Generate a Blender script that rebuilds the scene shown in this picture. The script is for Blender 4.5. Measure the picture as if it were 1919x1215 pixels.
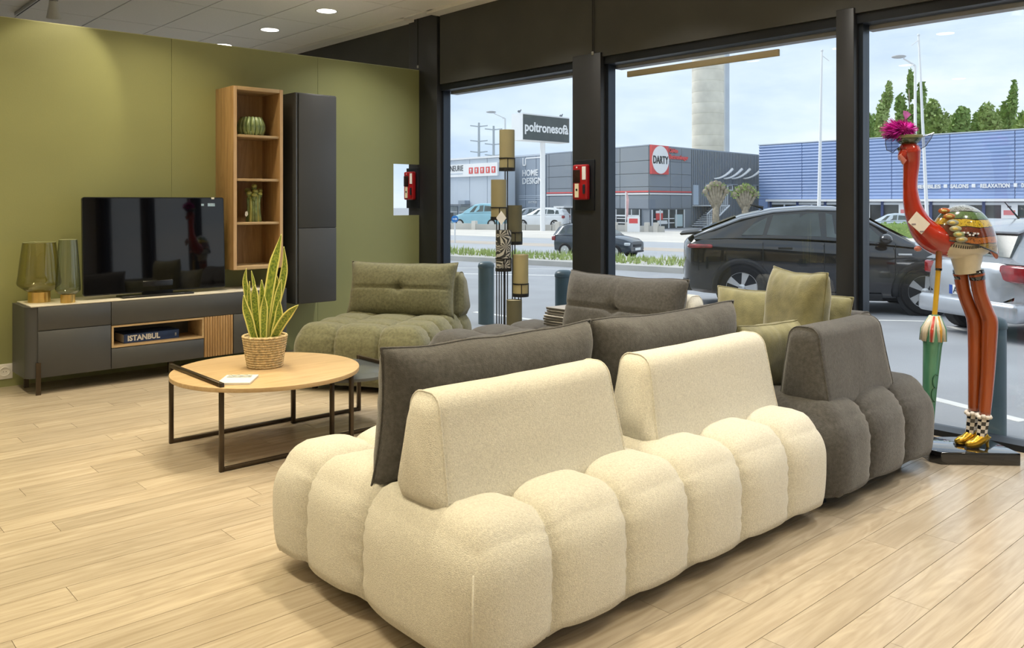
import bpy, bmesh, math, random
from mathutils import Vector, Matrix, noise as mnoise
random.seed(7)
for o in list(bpy.data.objects): bpy.data.objects.remove(o)
SC = bpy.context.scene
COL = SC.collection
R = math.radians
PI = math.pi
# ------------------------------------------------------------------ camera
FPX = 1577.0
cam_d = bpy.data.cameras.new('camera'); cam = bpy.data.objects.new('camera', cam_d); COL.objects.link(cam)
cam.location = (0, 0, 1.4); cam.rotation_euler = (R(90), 0, R(-42.2))
cam_d.sensor_width = 36; cam_d.lens = FPX / 1919 * 36; cam_d.shift_y = -(607.5 - 379) / 1919
cam_d.clip_start = 0.05; cam_d.clip_end = 900
SC.camera = cam
# ------------------------------------------------------------------ view, world
vs = SC.view_settings
vs.view_transform = 'Standard'; vs.look = 'None'; vs.gamma = 1; vs.exposure = 0.08; vs.use_curve_mapping = False
W = bpy.data.worlds.new('world'); SC.world = W; W.use_nodes = True
nt = W.node_tree; nt.nodes.clear()
wo = nt.nodes.new('ShaderNodeOutputWorld'); bg = nt.nodes.new('ShaderNodeBackground')
tc = nt.nodes.new('ShaderNodeTexCoord'); mp = nt.nodes.new('ShaderNodeMapping'); mp.inputs['Scale'].default_value = (1.0, 1.0, 3.2)
ns = nt.nodes.new('ShaderNodeTexNoise'); ns.inputs['Scale'].default_value = 2.6; ns.inputs['Detail'].default_value = 6; ns.inputs['Roughness'].default_value = 0.55
rp = nt.nodes.new('ShaderNodeValToRGB'); rp.color_ramp.elements[0].position = 0.36; rp.color_ramp.elements[0].color = (0.56, 0.71, 0.92, 1)
rp.color_ramp.elements[1].position = 0.66; rp.color_ramp.elements[1].color = (0.98, 1.0, 1.0, 1)
e = rp.color_ramp.elements.new(0.5); e.color = (0.72, 0.85, 0.97, 1)
L = nt.links.new
L(tc.outputs['Generated'], mp.inputs['Vector']); L(mp.outputs['Vector'], ns.inputs['Vector'])
L(ns.outputs['Fac'], rp.inputs['Fac']); L(rp.outputs['Color'], bg.inputs['Color']); bg.inputs['Strength'].default_value = 1.18
L(bg.outputs['Background'], wo.inputs['Surface'])
# soft hazy sun, high from the side of the street
_l = bpy.data.lights.new('sun', 'SUN'); _l.energy = 2.6; _l.angle = R(25); _l.color = (1.0, 0.97, 0.92)
_o = bpy.data.objects.new('sun_sky_offscreen', _l); COL.objects.link(_o); _o.rotation_euler = Vector((0.22, -0.70, -0.72)).to_track_quat('-Z', 'Y').to_euler()
# ------------------------------------------------------------------ interior light colours / strengths
WARM = (1.0, 0.86, 0.58)
NEUTRAL = (1.0, 0.95, 0.86)      # downlight row along the windows, its lit discs look white
DOWNLIGHT_W = 15.0
SPOT_W = 60.0

# ================================================================== helpers
CA, SA = math.cos(R(42.2)), math.sin(R(42.2))      # room axes seen from the camera
def WXY(px, d):
    """plan point seen in picture column px at forward distance d"""
    r = (px - 960) / FPX * d
    return (SA * d + CA * r, CA * d - SA * r)
def ZPY(py, d): return 1.4 - (py - 379) / FPX * d
MATS = {}
def mat(name, col, rough=0.6, metal=0.0, var=None, bump=None, spec=None, sheen=0, coat=0, emit=None, stretch=None, col2=None, coords='Object', alpha=None):
    """var=(scale, amount)  bump=(scale, strength)"""
    if name in MATS: return MATS[name]
    m = bpy.data.materials.new(name); m.use_nodes = True; MATS[name] = m
    t = m.node_tree; b = t.nodes['Principled BSDF']
    b.inputs['Roughness'].default_value = rough; b.inputs['Metallic'].default_value = metal
    b.inputs['Base Color'].default_value = (*col, 1)
    if spec is not None: b.inputs['Specular IOR Level'].default_value = spec
    if sheen: b.inputs['Sheen Weight'].default_value = sheen; b.inputs['Sheen Roughness'].default_value = 0.4
    if coat: b.inputs['Coat Weight'].default_value = coat; b.inputs['Coat Roughness'].default_value = 0.05
    if alpha is not None: b.inputs['Alpha'].default_value = alpha
    if emit: b.inputs['Emission Color'].default_value = (*emit[0], 1); b.inputs['Emission Strength'].default_value = emit[1]
    if var or bump:
        c = t.nodes.new('ShaderNodeTexCoord'); mpn = t.nodes.new('ShaderNodeMapping')
        t.links.new(c.outputs[coords], mpn.inputs['Vector'])
        if stretch: mpn.inputs['Scale'].default_value = stretch
    if var:
        n = t.nodes.new('ShaderNodeTexNoise'); n.inputs['Scale'].default_value = var[0]; n.inputs['Detail'].default_value = 5
        t.links.new(mpn.outputs['Vector'], n.inputs['Vector'])
        mx = t.nodes.new('ShaderNodeMix'); mx.data_type = 'RGBA'
        c2 = col2 if col2 else tuple(max(0, x * (1 - var[1])) for x in col)
        c1 = col if col2 else tuple(min(1, x * (1 + var[1])) for x in col)
        mx.inputs['A'].default_value = (*c2, 1); mx.inputs['B'].default_value = (*c1, 1)
        mr = t.nodes.new('ShaderNodeMapRange'); mr.inputs['From Min'].default_value = 0.3; mr.inputs['From Max'].default_value = 0.7
        t.links.new(n.outputs['Fac'], mr.inputs['Value']); t.links.new(mr.outputs['Result'], mx.inputs['Factor'])
        t.links.new(mx.outputs['Result'], b.inputs['Base Color'])
    if bump:
        n2 = t.nodes.new('ShaderNodeTexNoise'); n2.inputs['Scale'].default_value = bump[0]; n2.inputs['Detail'].default_value = 4
        t.links.new(mpn.outputs['Vector'], n2.inputs['Vector'])
        bp = t.nodes.new('ShaderNodeBump'); bp.inputs['Strength'].default_value = bump[1]; bp.inputs['Distance'].default_value = 0.01
        t.links.new(n2.outputs['Fac'], bp.inputs['Height']); t.links.new(bp.outputs['Normal'], b.inputs['Normal'])
    return m

def wood(name, c1, c2, rough=0.45, axis='X', scale=6.0, rnd=0.0, coat=0, knots=0.0):
    """streaky grain along one object axis; rnd = object-to-object tone shift"""
    m = bpy.data.materials.new(name); m.use_nodes = True; MATS[name] = m
    t = m.node_tree; b = t.nodes['Principled BSDF']; b.inputs['Roughness'].default_value = rough
    if coat: b.inputs['Coat Weight'].default_value = coat; b.inputs['Coat Roughness'].default_value = 0.25
    c = t.nodes.new('ShaderNodeTexCoord'); oi = t.nodes.new('ShaderNodeObjectInfo')
    ad = t.nodes.new('ShaderNodeVectorMath'); ad.operation = 'ADD'
    sc = t.nodes.new('ShaderNodeVectorMath'); sc.operation = 'SCALE'; sc.inputs[0].default_value = (37.1, 19.7, 11.3)
    t.links.new(oi.outputs['Random'], sc.inputs['Scale'])
    t.links.new(c.outputs['Object'], ad.inputs[0]); t.links.new(sc.outputs['Vector'], ad.inputs[1])
    mpn = t.nodes.new('ShaderNodeMapping'); s = [scale * 6] * 3; s['XYZ'.index(axis)] = scale * 0.35
    mpn.inputs['Scale'].default_value = s
    t.links.new(ad.outputs['Vector'], mpn.inputs['Vector'])
    n = t.nodes.new('ShaderNodeTexNoise'); n.inputs['Scale'].default_value = 1.0; n.inputs['Detail'].default_value = 7; n.inputs['Roughness'].default_value = 0.62; n.inputs['Distortion'].default_value = 0.6
    t.links.new(mpn.outputs['Vector'], n.inputs['Vector'])
    mp2 = t.nodes.new('ShaderNodeMapping'); s2 = [scale * 1.1] * 3; s2['XYZ'.index(axis)] = scale * 0.16; mp2.inputs['Scale'].default_value = s2
    t.links.new(ad.outputs['Vector'], mp2.inputs['Vector'])
    wv = t.nodes.new('ShaderNodeTexNoise'); wv.inputs['Scale'].default_value = 1.3; wv.inputs['Detail'].default_value = 2; wv.inputs['Distortion'].default_value = 1.5
    t.links.new(mp2.outputs['Vector'], wv.inputs['Vector'])
    sn = t.nodes.new('ShaderNodeMath'); sn.operation = 'MULTIPLY'; sn.inputs[1].default_value = 38
    si = t.nodes.new('ShaderNodeMath'); si.operation = 'SINE'
    t.links.new(wv.outputs['Fac'], sn.inputs[0]); t.links.new(sn.outputs[0], si.inputs[0])
    m1 = t.nodes.new('ShaderNodeMath'); m1.operation = 'MULTIPLY_ADD'; m1.inputs[1].default_value = 0.07
    t.links.new(si.outputs[0], m1.inputs[0]); t.links.new(n.outputs['Fac'], m1.inputs[2])
    mr = t.nodes.new('ShaderNodeMapRange'); mr.inputs['From Min'].default_value = 0.25; mr.inputs['From Max'].default_value = 0.75
    t.links.new(m1.outputs[0], mr.inputs['Value'])
    mx = t.nodes.new('ShaderNodeMix'); mx.data_type = 'RGBA'; mx.inputs['A'].default_value = (*c2, 1); mx.inputs['B'].default_value = (*c1, 1)
    t.links.new(mr.outputs['Result'], mx.inputs['Factor'])
    out = mx.outputs['Result']
    if rnd:
        hv = t.nodes.new('ShaderNodeHueSaturation')
        mr2 = t.nodes.new('ShaderNodeMapRange'); mr2.inputs['To Min'].default_value = 1 - rnd; mr2.inputs['To Max'].default_value = 1 + rnd
        t.links.new(oi.outputs['Random'], mr2.inputs['Value']); t.links.new(mr2.outputs['Result'], hv.inputs['Value']); t.links.new(out, hv.inputs['Color']); out = hv.outputs['Color']
    t.links.new(out, b.inputs['Base Color'])
    bp = t.nodes.new('ShaderNodeBump'); bp.inputs['Strength'].default_value = 0.06; bp.inputs['Distance'].default_value = 0.004
    t.links.new(m1.outputs[0], bp.inputs['Height']); t.links.new(bp.outputs['Normal'], b.inputs['Normal'])
    return m

def glassy(name, tint, refl=0.06, rough=0.0, edge=None):
    """thin pane: clear view through with a surface reflection"""
    m = bpy.data.materials.new(name); m.use_nodes = True; MATS[name] = m
    t = m.node_tree; t.nodes.clear()
    o = t.nodes.new('ShaderNodeOutputMaterial'); tr = t.nodes.new('ShaderNodeBsdfTransparent'); tr.inputs['Color'].default_value = (*tint, 1)
    gl = t.nodes.new('ShaderNodeBsdfGlossy'); gl.inputs['Roughness'].default_value = rough
    lw = t.nodes.new('ShaderNodeLayerWeight'); lw.inputs['Blend'].default_value = 0.5
    pw = t.nodes.new('ShaderNodeMath'); pw.operation = 'POWER'; pw.inputs[1].default_value = 4.5
    ml = t.nodes.new('ShaderNodeMath'); ml.operation = 'MULTIPLY_ADD'; ml.inputs[1].default_value = 0.8; ml.inputs[2].default_value = refl; ml.use_clamp = True
    mx = t.nodes.new('ShaderNodeMixShader')
    if edge:
        p2 = t.nodes.new('ShaderNodeMath'); p2.operation = 'POWER'; p2.inputs[1].default_value = 2.2; t.links.new(lw.outputs['Facing'], p2.inputs[0])
        mc = t.nodes.new('ShaderNodeMix'); mc.data_type = 'RGBA'; mc.inputs['A'].default_value = (*tint, 1); mc.inputs['B'].default_value = (*edge, 1)
        t.links.new(p2.outputs[0], mc.inputs['Factor']); t.links.new(mc.outputs['Result'], tr.inputs['Color'])
    t.links.new(lw.outputs['Facing'], pw.inputs[0]); t.links.new(pw.outputs[0], ml.inputs[0]); t.links.new(ml.outputs[0], mx.inputs['Fac'])
    t.links.new(tr.outputs[0], mx.inputs[1]); t.links.new(gl.outputs[0], mx.inputs[2]); t.links.new(mx.outputs[0], o.inputs['Surface'])
    return m

# ------------------------------------------------------------------ mesh builder
class MB:
    def __init__(s): s.v = []; s.f = []
    def add(s, vs, fs):
        k = len(s.v); s.v += [tuple(p) for p in vs]; s.f += [tuple(i + k for i in f) for f in fs]; return s
    def box(s, a, b, M=None):
        x0, y0, z0 = a; x1, y1, z1 = b
        vs = [Vector(p) for p in ((x0,y0,z0),(x1,y0,z0),(x1,y1,z0),(x0,y1,z0),(x0,y0,z1),(x1,y0,z1),(x1,y1,z1),(x0,y1,z1))]
        if M: vs = [M @ p for p in vs]
        return s.add(vs, [(3,2,1,0),(4,5,6,7),(0,1,5,4),(1,2,6,5),(2,3,7,6),(3,0,4,7)])
    def prism(s, poly, y0, y1, ax='Y', M=None):
        """polygon in two axes, extruded along the third"""
        n = len(poly)
        def P(a, b, h): return Vector((a, h, b)) if ax == 'Y' else Vector((h, a, b)) if ax == 'X' else Vector((a, b, h))
        vs = [P(a, b, y0) for a, b in poly] + [P(a, b, y1) for a, b in poly]
        if M: vs = [M @ p for p in vs]
        return s.add(vs, [tuple(range(n))[::-1], tuple(range(n, 2 * n))] + [(i, (i + 1) % n, n + (i + 1) % n, n + i) for i in range(n)])
    def tube(s, pts, rad, seg=10, cap=True, up=None):
        pts = [Vector(p) for p in pts]; n = len(pts)
        rs = rad if isinstance(rad, (list, tuple)) else [rad] * n
        k = len(s.v); prev = None
        for i, p in enumerate(pts):
            d = (pts[min(i + 1, n - 1)] - pts[max(i - 1, 0)]).normalized()
            a = up if up else (Vector((0, 0, 1)) if abs(d.z) < 0.95 else Vector((1, 0, 0)))
            if prev is None: u = d.cross(a).normalized()
            else: u = (prev - d * prev.dot(d)).normalized()
            prev = u; w = d.cross(u)
            rr = rs[i]; ra, rb = rr if isinstance(rr, (tuple, list)) else (rr, rr)
            for j in range(seg):
                t = 2 * PI * j / seg; s.v.append(tuple(p + u * (ra * math.cos(t)) + w * (rb * math.sin(t))))
        for i in range(n - 1):
            for j in range(seg):
                s.f.append((k + i * seg + j, k + i * seg + (j + 1) % seg, k + (i + 1) * seg + (j + 1) % seg, k + (i + 1) * seg + j))
        if cap:
            s.f.append(tuple(k + j for j in range(seg))[::-1]); s.f.append(tuple(k + (n - 1) * seg + j for j in range(seg)))
        return s
    def lathe(s, prof, seg=24, c=(0, 0, 0), M=None, sx=1, sy=1, cap=True):
        k = len(s.v)
        for r_, z in prof:
            for j in range(seg):
                t = 2 * PI * j / seg; p = Vector((c[0] + sx * r_ * math.cos(t), c[1] + sy * r_ * math.sin(t), c[2] + z))
                s.v.append(tuple(M @ p if M else p))
        n = len(prof)
        for i in range(n - 1):
            for j in range(seg):
                s.f.append((k + i * seg + j, k + i * seg + (j + 1) % seg, k + (i + 1) * seg + (j + 1) % seg, k + (i + 1) * seg + j))
        if cap:
            if prof[0][0] > 1e-6: s.f.append(tuple(k + j for j in range(seg))[::-1])
            if prof[-1][0] > 1e-6: s.f.append(tuple(k + (n - 1) * seg + j for j in range(seg)))
        return s
    def ball(s, c, r, seg=16, rings=10, M=None):
        rx, ry, rz = r if isinstance(r, (tuple, list)) else (r, r, r)
        return s.lathe([(max(1e-5, math.sin(PI * i / rings)), -rz * math.cos(PI * i / rings)) for i in range(rings + 1)], seg, c, M, rx, ry, cap=False)
    def grid(s, fn, nu, nv, wrapu=False):
        k = len(s.v)
        for i in range(nu):
            for j in range(nv): s.v.append(tuple(fn(i, j)))
        for i in range(nu if wrapu else nu - 1):
            for j in range(nv - 1):
                a = i; b = (i + 1) % nu
                s.f.append((k + a * nv + j, k + b * nv + j, k + b * nv + j + 1, k + a * nv + j + 1))
        return s
    def build(s, name, m, parent=None, smooth=False, bevel=0, seg=2, loc=None, rot=None, auto=None):
        me = bpy.data.meshes.new(name); me.from_pydata(s.v, [], s.f); me.update()
        bm = bmesh.new(); bm.from_mesh(me)
        if bevel: bmesh.ops.bevel(bm, geom=list(bm.edges), offset=bevel, segments=seg, profile=0.5, affect='EDGES', clamp_overlap=True)
        bmesh.ops.recalc_face_normals(bm, faces=bm.faces[:]); bm.to_mesh(me); bm.free()
        if m: me.materials.append(m)
        if smooth or bevel: me.shade_smooth()
        if auto: me.set_sharp_from_angle(angle=R(auto))
        elif bevel: me.set_sharp_from_angle(angle=R(60))
        o = bpy.data.objects.new(name, me); COL.objects.link(o)
        if parent: o.parent = parent
        if loc: o.location = loc
        if rot: o.rotation_euler = rot
        return o
def tag(o, label=None, cat=None, group=None, kind=None):
    if label: o['label'] = label
    if cat: o['category'] = cat
    if group: o['group'] = group
    if kind: o['kind'] = kind
    return o
def thing(name, label, cat, loc=(0, 0, 0), rz=0, group=None, kind=None):
    o = bpy.data.objects.new(name, None); COL.objects.link(o); o.location = loc; o.rotation_euler = (0, 0, rz); o.empty_display_size = 0.1
    return tag(o, label, cat, group, kind)
def dup(o, parent=None, loc=None, rz=None):
    c = o.copy(); COL.objects.link(c)
    if parent: c.parent = parent
    if loc: c.location = loc
    if rz is not None: c.rotation_euler = (0, 0, rz)
    for ch in [x for x in bpy.data.objects if x.parent == o]: dup(ch, c)
    return c
def B(name, a, b, m, parent=None, bevel=0, seg=2): return MB().box(a, b).build(name, m, parent, bevel=bevel, seg=seg)
def text(name, body, size, m, parent, loc, rot=(R(90), 0, 0), extrude=0.004, align='LEFT', sx=1.0, bold=0.0, width=None, shear=0):
    cu = bpy.data.curves.new('txt', 'FONT'); cu.body = body; cu.size = size; cu.extrude = extrude; cu.align_x = align; cu.offset = bold; cu.resolution_u = 3; cu.shear = shear
    t = bpy.data.objects.new('txt', cu); COL.objects.link(t)
    dg = bpy.context.evaluated_depsgraph_get(); me = bpy.data.meshes.new_from_object(t.evaluated_get(dg))
    bpy.data.objects.remove(t)
    if width:
        xs = [v.co.x for v in me.vertices]; sx = width / max(1e-6, max(xs) - min(xs))
        x0 = min(xs)
        for v in me.vertices: v.co.x = (v.co.x - x0) * sx
    elif sx != 1:
        for v in me.vertices: v.co.x *= sx
    me.name = name; me.materials.clear(); me.materials.append(m)
    o = bpy.data.objects.new(name, me); COL.objects.link(o); o.parent = parent; o.location = loc; o.rotation_euler = rot
    return o
def catmull(P, n=6):
    P = [Vector(p) for p in P]; out = []
    for i in range(len(P) - 1):
        a, b, c, d = P[max(i - 1, 0)], P[i], P[i + 1], P[min(i + 2, len(P) - 1)]
        for j in range(n):
            t = j / n; out.append(0.5 * ((2 * b) + (c - a) * t + (2 * a - 5 * b + 4 * c - d) * t * t + (3 * b - a - 3 * c + d) * t ** 3))
    out.append(P[-1]); return out
def lerp_list(v, n):
    out = []
    for i in range(len(v) - 1):
        for j in range(n): out.append(v[i] + (v[i + 1] - v[i]) * j / n)
    return out + [v[-1]]
# ================================================================== materials
M_black = mat('black_frame', (0.010, 0.013, 0.018), 0.38, 0.3, var=(3, 0.15))
M_steel = mat('anodised_frame', (0.035, 0.045, 0.06), 0.28, 0.6)
M_lintel = mat('lintel_grey', (0.052, 0.052, 0.046), 0.6, var=(2.5, 0.12), bump=(40, 0.05))
M_colgrey = mat('column_cladding', (0.020, 0.021, 0.023), 0.40, 0.0, var=(3, 0.15))
M_ceil = mat('ceiling_tile', (0.90, 0.88, 0.83), 0.9, var=(60, 0.03), bump=(160, 0.12))
M_ceilgrid = mat('ceiling_grid', (0.42, 0.40, 0.36), 0.7, var=(5, 0.05))
M_white = mat('white_paint', (0.82, 0.81, 0.78), 0.6, var=(4, 0.03))
M_green = mat('olive_wall', (0.275, 0.290, 0.125), 0.5, var=(1.2, 0.05), bump=(90, 0.05))
M_edge = mat('panel_edge', (0.55, 0.56, 0.35), 0.5, var=(4, 0.05))
M_floor = wood('floor_oak', (0.53, 0.455, 0.355), (0.37, 0.305, 0.225), rough=0.26, axis='X', scale=5.0, rnd=0.10)
M_floorbase = mat('floor_underlay', (0.10, 0.07, 0.04), 0.8, var=(6, 0.1))
M_oak = wood('oak', (0.47, 0.30, 0.14), (0.30, 0.17, 0.068), rough=0.42, axis='Z', scale=5.0)
M_oakx = wood('oak_x', (0.53, 0.39, 0.225), (0.41, 0.275, 0.14), rough=0.36, axis='X', scale=4.0)
M_oakedge = wood('oak_edge', (0.62, 0.44, 0.26), (0.50, 0.32, 0.17), rough=0.45, axis='Z', scale=5.0)
M_anth = mat('anthracite_lacquer', (0.056, 0.059, 0.064), 0.42, var=(2, 0.06))
M_anth2 = M_anth
M_dark = mat('black_plastic', (0.006, 0.006, 0.007), 0.6, var=(4, 0.1))
M_bronze = mat('bronze_metal', (0.070, 0.052, 0.036), 0.36, 0.75, var=(8, 0.1))
M_stone = mat('pale_stone_top', (0.66, 0.62, 0.53), 0.35, var=(6, 0.08))
M_gold = mat('brushed_brass', (0.80, 0.56, 0.20), 0.28, 1.0, var=(30, 0.15), stretch=(1, 1, 0.1))
M_tvblack = mat('tv_screen', (0.002, 0.002, 0.003), 0.03, spec=0.55)
M_tvbezel = mat('tv_bezel', (0.006, 0.006, 0.007), 0.25, var=(5, 0.1))
M_cream = mat('cream_boucle', (0.70, 0.675, 0.595), 0.95, var=(150, 0.13), bump=(320, 0.55), sheen=0.25)
M_taupe = mat('taupe_chenille', (0.070, 0.067, 0.064), 0.92, var=(70, 0.28), bump=(260, 0.4), sheen=0.35)
M_brown = mat('brown_chenille', (0.046, 0.040, 0.031), 0.92, var=(60, 0.25), bump=(260, 0.4), sheen=0.3)
M_olive = mat('olive_chenille', (0.150, 0.148, 0.082), 0.92, var=(55, 0.25), bump=(260, 0.4), sheen=0.35)
M_ogold = mat('olive_gold_velvet', (0.205, 0.195, 0.100), 0.85, var=(14, 0.25), bump=(180, 0.25), sheen=0.6)
M_red = mat('red_plastic', (0.35, 0.008, 0.012), 0.3, var=(6, 0.1))
M_paper = mat('paper_white', (0.82, 0.81, 0.78), 0.6, var=(20, 0.03))
M_glass = glassy('window_glass', (0.985, 0.99, 0.99), 0.045)
M_lampglow = mat('downlight_diffuser', (0.9, 0.9, 0.9), 0.5, emit=((1.0, 0.95, 0.85), 6.0))
M_asphalt = mat('asphalt', (0.36, 0.375, 0.40), 0.9, var=(0.8, 0.10), bump=(60, 0.5))

# ================================================================== floor
XW, YG, ZC = 5.29, 7.30, 3.37
floor = B('floor', (-4.6, -4.6, -0.20), (XW + 0.15, 14.0, -0.013), M_floorbase); tag(floor, kind='structure')
PW, PL = 0.1455, 1.26
def in_view(x0, x1, y0, y1):
    for x in (x0, (x0 + x1) / 2, x1):
        for y in (y0, y1):
            d = SA * x + CA * y; r = CA * x - SA * y
            if d < 0.3: continue
            px = 960 + FPX * r / d; py = 379 + FPX * 1.4 / d
            if -60 < px < 1980 and py < 1290: return True
    return False
full = None; stuff = MB(); rng = random.Random(3)
row = 0; y = 1.1740 - PW * 40
while y < 14.0:
    y0, y1 = y + 0.0011, y + PW - 0.0011
    x = -4.6 - rng.random() * PL
    while x < 5.40:
        x0, x1 = max(x, -4.6), min(x + PL, 5.40)
        if x1 - x0 > 0.02:
            if y1 < YG + 0.1 and y0 > 0.3 and in_view(x0, x1, y0, y1):
                if x1 - x0 > PL - 0.01:
                    if full is None:
                        full = MB().box((-PL / 2 + 0.0009, -PW / 2 + 0.0011, -0.012), (PL / 2 - 0.0009, PW / 2 - 0.0011, 0)).build('plank', M_floor, floor)
                        o = full
                    else: o = full.copy(); COL.objects.link(o)
                else:
                    h = (x1 - x0) / 2; o = MB().box((-h + 0.0009, -PW / 2 + 0.0011, -0.012), (h - 0.0009, PW / 2 - 0.0011, 0)).build('plank', M_floor, floor)
                o.location = ((x0 + x1) / 2, y + PW / 2, 0)
            else: stuff.box((x0 + 0.0009, y0, -0.012), (x1 - 0.0009, y1, 0))
        x += PL
    y += PW; row += 1
so = stuff.build('plank_field', M_floor, floor); so['kind'] = 'stuff'

# ================================================================== green partition wall, outer walls
wall = thing('wall_back', None, None, kind='structure')
for a, b in ((-4.5, -1.515), (-1.515, -0.116), (-0.116, 1.283), (1.283, 2.682), (2.682, 4.081)):
    MB().box((a + 0.0012, YG, 0), (b - 0.0012, YG + 0.04, 2.80)).build('panel', M_green, wall)
poly = [(4.0822, 0), (5.285, 0), (5.285, 1.262), (4.958, 1.262), (4.958, 1.800), (5.285, 1.800), (5.285, 2.80), (4.0822, 2.80)]
MB().prism(poly, YG, YG + 0.04).build('panel', M_green, wall)
B('edge_strip', (-4.5, YG + 0.004, 2.80), (5.285, YG + 0.036, 2.806), M_edge, wall)
for i, (nm, a, b) in enumerate((('wall_left', (-4.75, -4.75, 0), (-4.6, 14, 3.6)), ('wall_front', (-4.6, -4.75, 0), (5.6, -4.6, 3.6)), ('wall_far', (-4.6, 14, 0), (5.6, 14.15, 3.6)))):
    tag(B(nm, a, b, M_white), kind='structure')

# ================================================================== ceiling with tiles
ceil = B('ceiling', (-4.6, -4.6, ZC + 0.02), (5.6, 14, ZC + 0.20), M_ceilgrid); tag(ceil, kind='structure')
TX, TY = 0.66, 1.275
tile = None
xs = [4.74 - TX * k for k in range(15)]
for xi, x1 in enumerate(xs):
    for k in range(-10, 5):
        y0 = 8.345 + TY * k
        if y0 < -4.7 or y0 > 13.9 or x1 < -4.0: continue
        if tile is None:
            tile = MB().box((0.006, 0.006, 0), (TX - 0.006, TY - 0.006, 0.025)).build('ceiling_tile', M_ceil, ceil); o = tile
        else: o = tile.copy(); COL.objects.link(o)
        o.location = (x1 - TX, y0, ZC)
edge_t = None
for k in range(-10, 5):
    y0 = 8.345 + TY * k
    o = MB().box((4.746, y0 + 0.006, ZC), (5.16, y0 + TY - 0.006, ZC + 0.025)).build('ceiling_tile', M_ceil, ceil)
tag(B('trim_1', (5.16, -4.6, ZC - 0.035), (5.40, 7.0, ZC + 0.03), M_white), kind='structure')
tag(B('trim_2', (5.16, 7.40, ZC - 0.035), (5.40, 14, ZC + 0.03), M_white), kind='structure')
tag(B('trim_3', (5.16, 6.90, ZC - 0.01), (5.40, 7.50, ZC + 0.03), M_white), kind='structure')

# ================================================================== window wall
wr = thing('wall_right', None, None, kind='structure')
for a, b in ((-4.6, 0.36), (0.36, 4.815), (4.819, 6.97), (7.50, 14.0)):
    MB().box((5.31, a, 2.625), (5.46, b, ZC + 0.02)).build('lintel_panel', M_lintel, wr)
cols = [(-4.6, -4.3), (-1.95, -1.70), (0.28, 0.42), (2.545, 2.666), (4.729, 5.055), (9.45, 9.75), (11.9, 12.1)]
for a, b in cols: MB().box((XW, a, 0), (5.47, b, 2.66)).build('column', M_colgrey, wr, bevel=0.004)
MB().box((XW, 6.995, 0), (5.47, 7.50, ZC + 0.01)).build('column', M_colgrey, wr, bevel=0.004)
B('wall_cladding', (5.47, -4.6, 2.80), (5.60, 14, 3.6), M_lintel, wr)
# windows between columns
spans = [(-4.3, -1.95), (-1.70, 0.28), (0.42, 2.545), (2.666, 4.729), (5.055, 6.995), (7.50, 9.45), (9.75, 11.9), (12.1, 14.0)]
for i, (a, b) in enumerate(spans):
    w = thing('window_%d' % (i + 1), None, None, kind='structure')
    f = MB()
    f.box((5.355, a, 0.02), (5.445, a + 0.03, 2.58)); f.box((5.355, b - 0.03, 0.02), (5.445, b, 2.58))
    f.build('stile', M_steel, w)
    B('top_rail', (5.33, a, 2.560), (5.45, b, 2.66), M_black, w)
    B('bottom_rail', (5.27, a - 0.05, 0.0), (5.395, b + 0.05, 0.036), M_black, w)
    B('threshold', (5.38, a, -0.03), (5.46, b, 0.028), M_steel, w)
    B('pane', (5.398, a + 0.03, 0.028), (5.404, b - 0.03, 2.56), M_glass, w)
    B('blind_box', (5.47, a, 2.535), (5.56, b, 2.80), M_lintel if i < 0 else mat('outer_box', (0.22, 0.23, 0.25), 0.5, var=(3, 0.05)), w)
# plinth outside under the windows
tag(B('wall_base', (5.40, -4.6, -0.25), (5.60, 14, -0.02), mat('concrete_plinth', (0.42, 0.42, 0.41), 0.85, var=(3, 0.1))), kind='structure')

# cords with clips hanging from the lintel
for yy, zb in ((4.817, 2.645), (7.33, 2.83)):
    c = thing('blind_cord', 'thin black pull cord with metal clip on the dark lintel beside %s' % ('the wide window column' if yy < 6 else 'the olive partition'), 'cord', (5.29, yy, zb))
    MB().tube([(0.0, 0.004, 0.02), (0, 0.004, ZC - zb)], 0.003, 6).tube([(0.0, -0.006, 0.02), (0, -0.006, ZC - zb)], 0.0025, 6).build('cord', M_dark, c)
    MB().box((-0.006, -0.012, 0.0), (0.012, 0.012, 0.03)).build('clip', mat('clip_steel', (0.5, 0.5, 0.48), 0.3, 1.0), c, bevel=0.003)
# wooden bar fixed across the pane
wb = thing('window_bar', 'long flat beige-brown bar fixed across the upper pane beside the narrow column', 'bar', (5.38, 3.82, 2.456))
MB().box((-0.010, -0.69, -0.024), (0.012, 0.69, 0.024)).build('bar', mat('bar_wood', (0.27, 0.22, 0.12), 0.55, var=(5, 0.2), stretch=(1, 0.1, 1)), wb, bevel=0.003)
for s in (-0.6, 0.0, 0.6): MB().lathe([(0.008, -0.008), (0.008, 0.008)], 8, (0.014, s, 0), None).build('fixing', M_steel, wb)

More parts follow.
